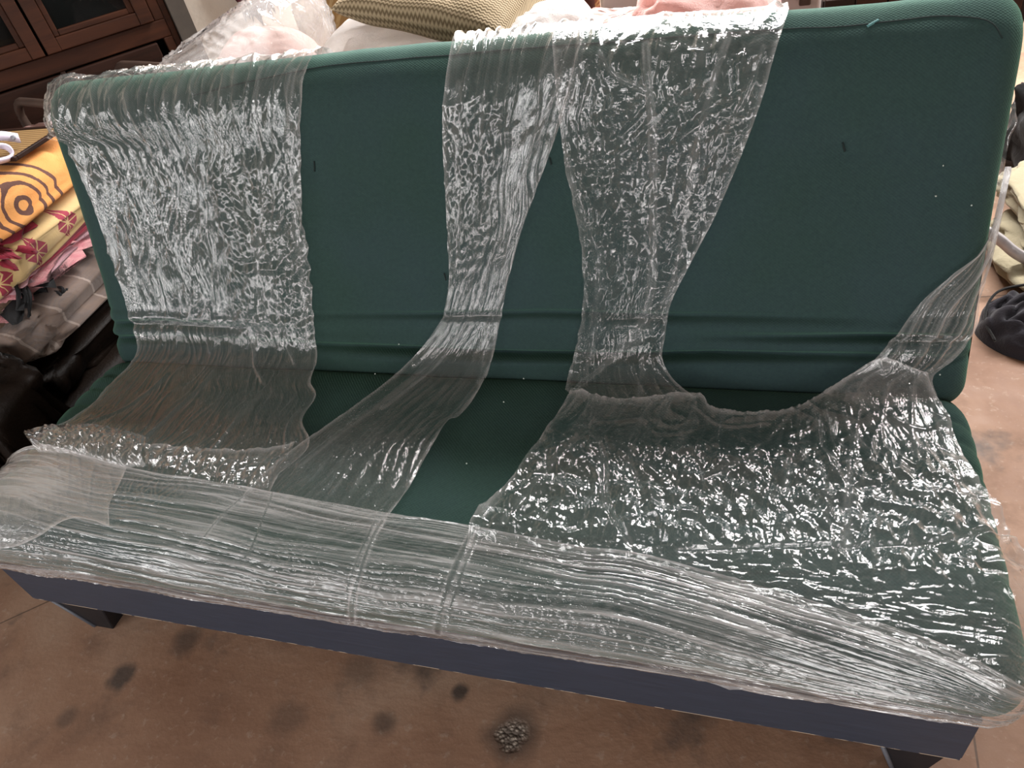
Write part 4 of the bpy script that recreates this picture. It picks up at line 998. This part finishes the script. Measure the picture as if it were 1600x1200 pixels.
tag(soft('pink_quilt', (.33, .30, .24), M['pink_quilt'], None, (-.125, 1.26, .77), (0, .08, -.1), e1=.75, e2=.6, lump=.02, lf=5, seed=55), 'puffy salmon pink quilt in front of the white cabinet', 'quilt')
chest = tag(empty('wooden_chest', (-.22, 1.22, 0)), 'low dark wooden chest carrying the pink quilt and crocheted blanket', 'chest')
cx = lambda n_, x0, x1, y0, y1, z0, z1, m_: child_of(box(n_, x0, x1, y0, y1, z0, z1, m_, None, .006), chest)
cx('body', -.60, .12, 1.04, 1.42, .03, .64, M['wood_dark']); cx('lid', -.62, .14, 1.02, 1.44, .64, .67, M['wood_dark'])
for a in (-.57, .09):
    for b in (1.07, 1.39): cx('foot', a-.03, a+.03, b-.03, b+.03, 0, .03, M['wood_dark'])
rug = tag(empty('rolled_rug', (-.585, 2.02, 0)), 'rolled ornate orange-brown rug standing upright left of the white cabinet', 'rug')
bm = bmesh.new(); bmesh.ops.create_cone(bm, cap_ends=True, segments=32, radius1=.082, radius2=.082, depth=1.1)
ro = from_bm('roll', bm, M['carpet'], rug); ro.location = (0, 0, .55)
fz = tag(empty('white_cabinet', (-.15, 2.05, 0)), 'white enamel household cabinet behind the pink quilt', 'appliance')
child_of(box('body', -.46, .155, 1.80, 2.32, .04, .86, M['white_paint'], None, .015, 3), fz)
child_of(box('door', -.45, .150, 1.778, 1.80, .06, .80, M['white_paint'], None, .008, 3), fz)
child_of(box('handle', .095, .125, 1.755, 1.778, .655, .70, M['iron'], None, .004), fz)
for a in (-.40, .10):
    for b in (1.85, 2.27): child_of(box('foot', a-.02, a+.02, b-.02, b+.02, 0, .04, M['iron'], None, .003), fz)
cr_ = tag(empty('plank_crate', (.45, 2.35, 0)), 'dark wooden plank crate standing right of the white cabinet', 'crate')
for k in range(6):
    x = .185+k*.092
    child_of(box('plank', x, x+.086, 2.10+.004*(k % 2), 2.122+.004*(k % 2), .03, .56, M['wood_red'] if k % 3 else M['wood_dark'], None, .003), cr_)
child_of(box('body', .18, .735, 2.13, 2.55, .02, .55, M['wood_dark'], None, .004), cr_)
for k in range(4):
    y = 2.13+k*.107
    child_of(box('plank', .735, .755, y, y+.10, .03, .56, M['wood_dark'], None, .003), cr_)
wb = tag(empty('white_carton', (.66, 2.06, 0)), 'small white carton at the corner of the plank crate', 'carton')
c1, c2 = at((1522, 7), y=2.02), at((1556, 9), y=2.02)
child_of(box('body', c1.x, c2.x, 1.99, 2.08, 0, c1.z, M['white_cloth'], None, .004), wb)
child_of(box('flap', c1.x-.004, c2.x+.004, 1.985, 2.085, c1.z, c1.z+.006, M['white_cloth'], None, .002), wb)

# ------------------------------------------------------------------ right of the sofa
bb = tag(empty('black_bag', (.95, 1.98, 0)), 'black soft bag standing on the floor behind the cream pillows', 'bag')
soft('body', (.34, .42, .30), M['black_bag'], bb, (0, 0, .15), e1=.5, e2=.4, lump=.04, lf=6, seed=71)
h_ = from_bm('handle', tube_bm([(-.1, -.1, .26), (-.1, -.06, .36), (-.1, .06, .36), (-.1, .1, .26)], .010, 8, smooth_n=24), M['black_bag'], bb)
lowp = tag(soft('cream_pillow', (.50, .44, .11), M['cream'], None, (.885, 1.46, .055), (0, 0, .25), e1=.7, e2=.55, lump=.012, lf=4, seed=72), 'lower cream pillow on the floor beside the black cloth', 'pillow', 'cream pillows on the floor')
tag(soft('cream_pillow', (.46, .40, .11), M['cream'], None, (.905, 1.57, .155), (.04, 0, .2), e1=.7, e2=.55, lump=.012, lf=4, seed=73), 'upper cream pillow stacked above the grey plastic strip', 'pillow', 'cream pillows on the floor')
st_ = [at((1526, 352), y=1.42), at((1560, 372), y=1.385), at((1590, 396), y=1.36), at((1640, 420), y=1.35)]
tag(ribbon('plastic_strip', [p_+Vector((0, -.005, 0)) for p_ in st_], (.0, -.012, .034), .004, M['silver']), 'crinkled grey plastic strip tucked between the two cream pillows', 'strip')
capT = tag(empty('black_cloth', (.685, 1.16, 0)), 'black cloth cap lying on the floor right of the sofa', 'cap')
def cap_mesh():
    u = np.linspace(-math.pi, math.pi, 90); v = np.linspace(0, math.pi/2-1e-3, 30)
    U, V = np.meshgrid(u, v)
    R_ = 1+.10*noise(np.cos(U)*2, np.sin(U)*2+V, 81)
    k = np.clip(1.25-.25*np.sin(V), 0, 1.2)
    P = np.stack([np.cos(U)*np.cos(V)**.6*.125*R_, np.sin(U)*np.cos(V)**.6*.10*R_, np.sin(V)**.8*.105*(1+.25*noise(np.cos(U)*2.2+3, np.sin(U)*2.2, 82))-.025*ridge(np.cos(U)*np.cos(V)*2.5, np.sin(U)*np.cos(V)*2.5, 83, 3)*np.sin(V)], -1)
    P[:, -1] = P[:, 0]; P[..., 2] = np.maximum(P[..., 2], 0)
    return grid_mesh('crown', P, M['black_cloth'], capT)
cm_ = cap_mesh(); cm_.location = (.0, .0, 0)
bm = tube_bm([(-.10, -.07, .035), (-.115, .0, .055), (-.08, .075, .078), (.0, .10, .09)], .0035, 6, smooth_n=30)
from_bm('seam_piping', bm, M['black_bag'], capT)

# ------------------------------------------------------------------ garment on the wall beyond the bag
gm_ = tag(empty('hanging_garment', RM(.315, .04, .77), PH), 'dark maroon garment hanging on the cream wall behind the clear bag', 'garment')
soft('cloth', (.13, .05, .72), M['maroon'], gm_, (0, 0, .36), e1=.4, e2=.6, lump=.012, lf=9, seed=91)
soft('cloth', (.04, .04, .66), M['crimson'], gm_, (.07, -.01, .36), e1=.4, e2=.6, lump=.008, lf=9, seed=92)['label'] = 'bright red fold of the garment'
from_bm('hook', tube_bm([(0, .055, .76), (0, 0, .755), (0, -.02, .735), (0, -.015, .715)], .004, 8, smooth_n=16), M['iron'], gm_)
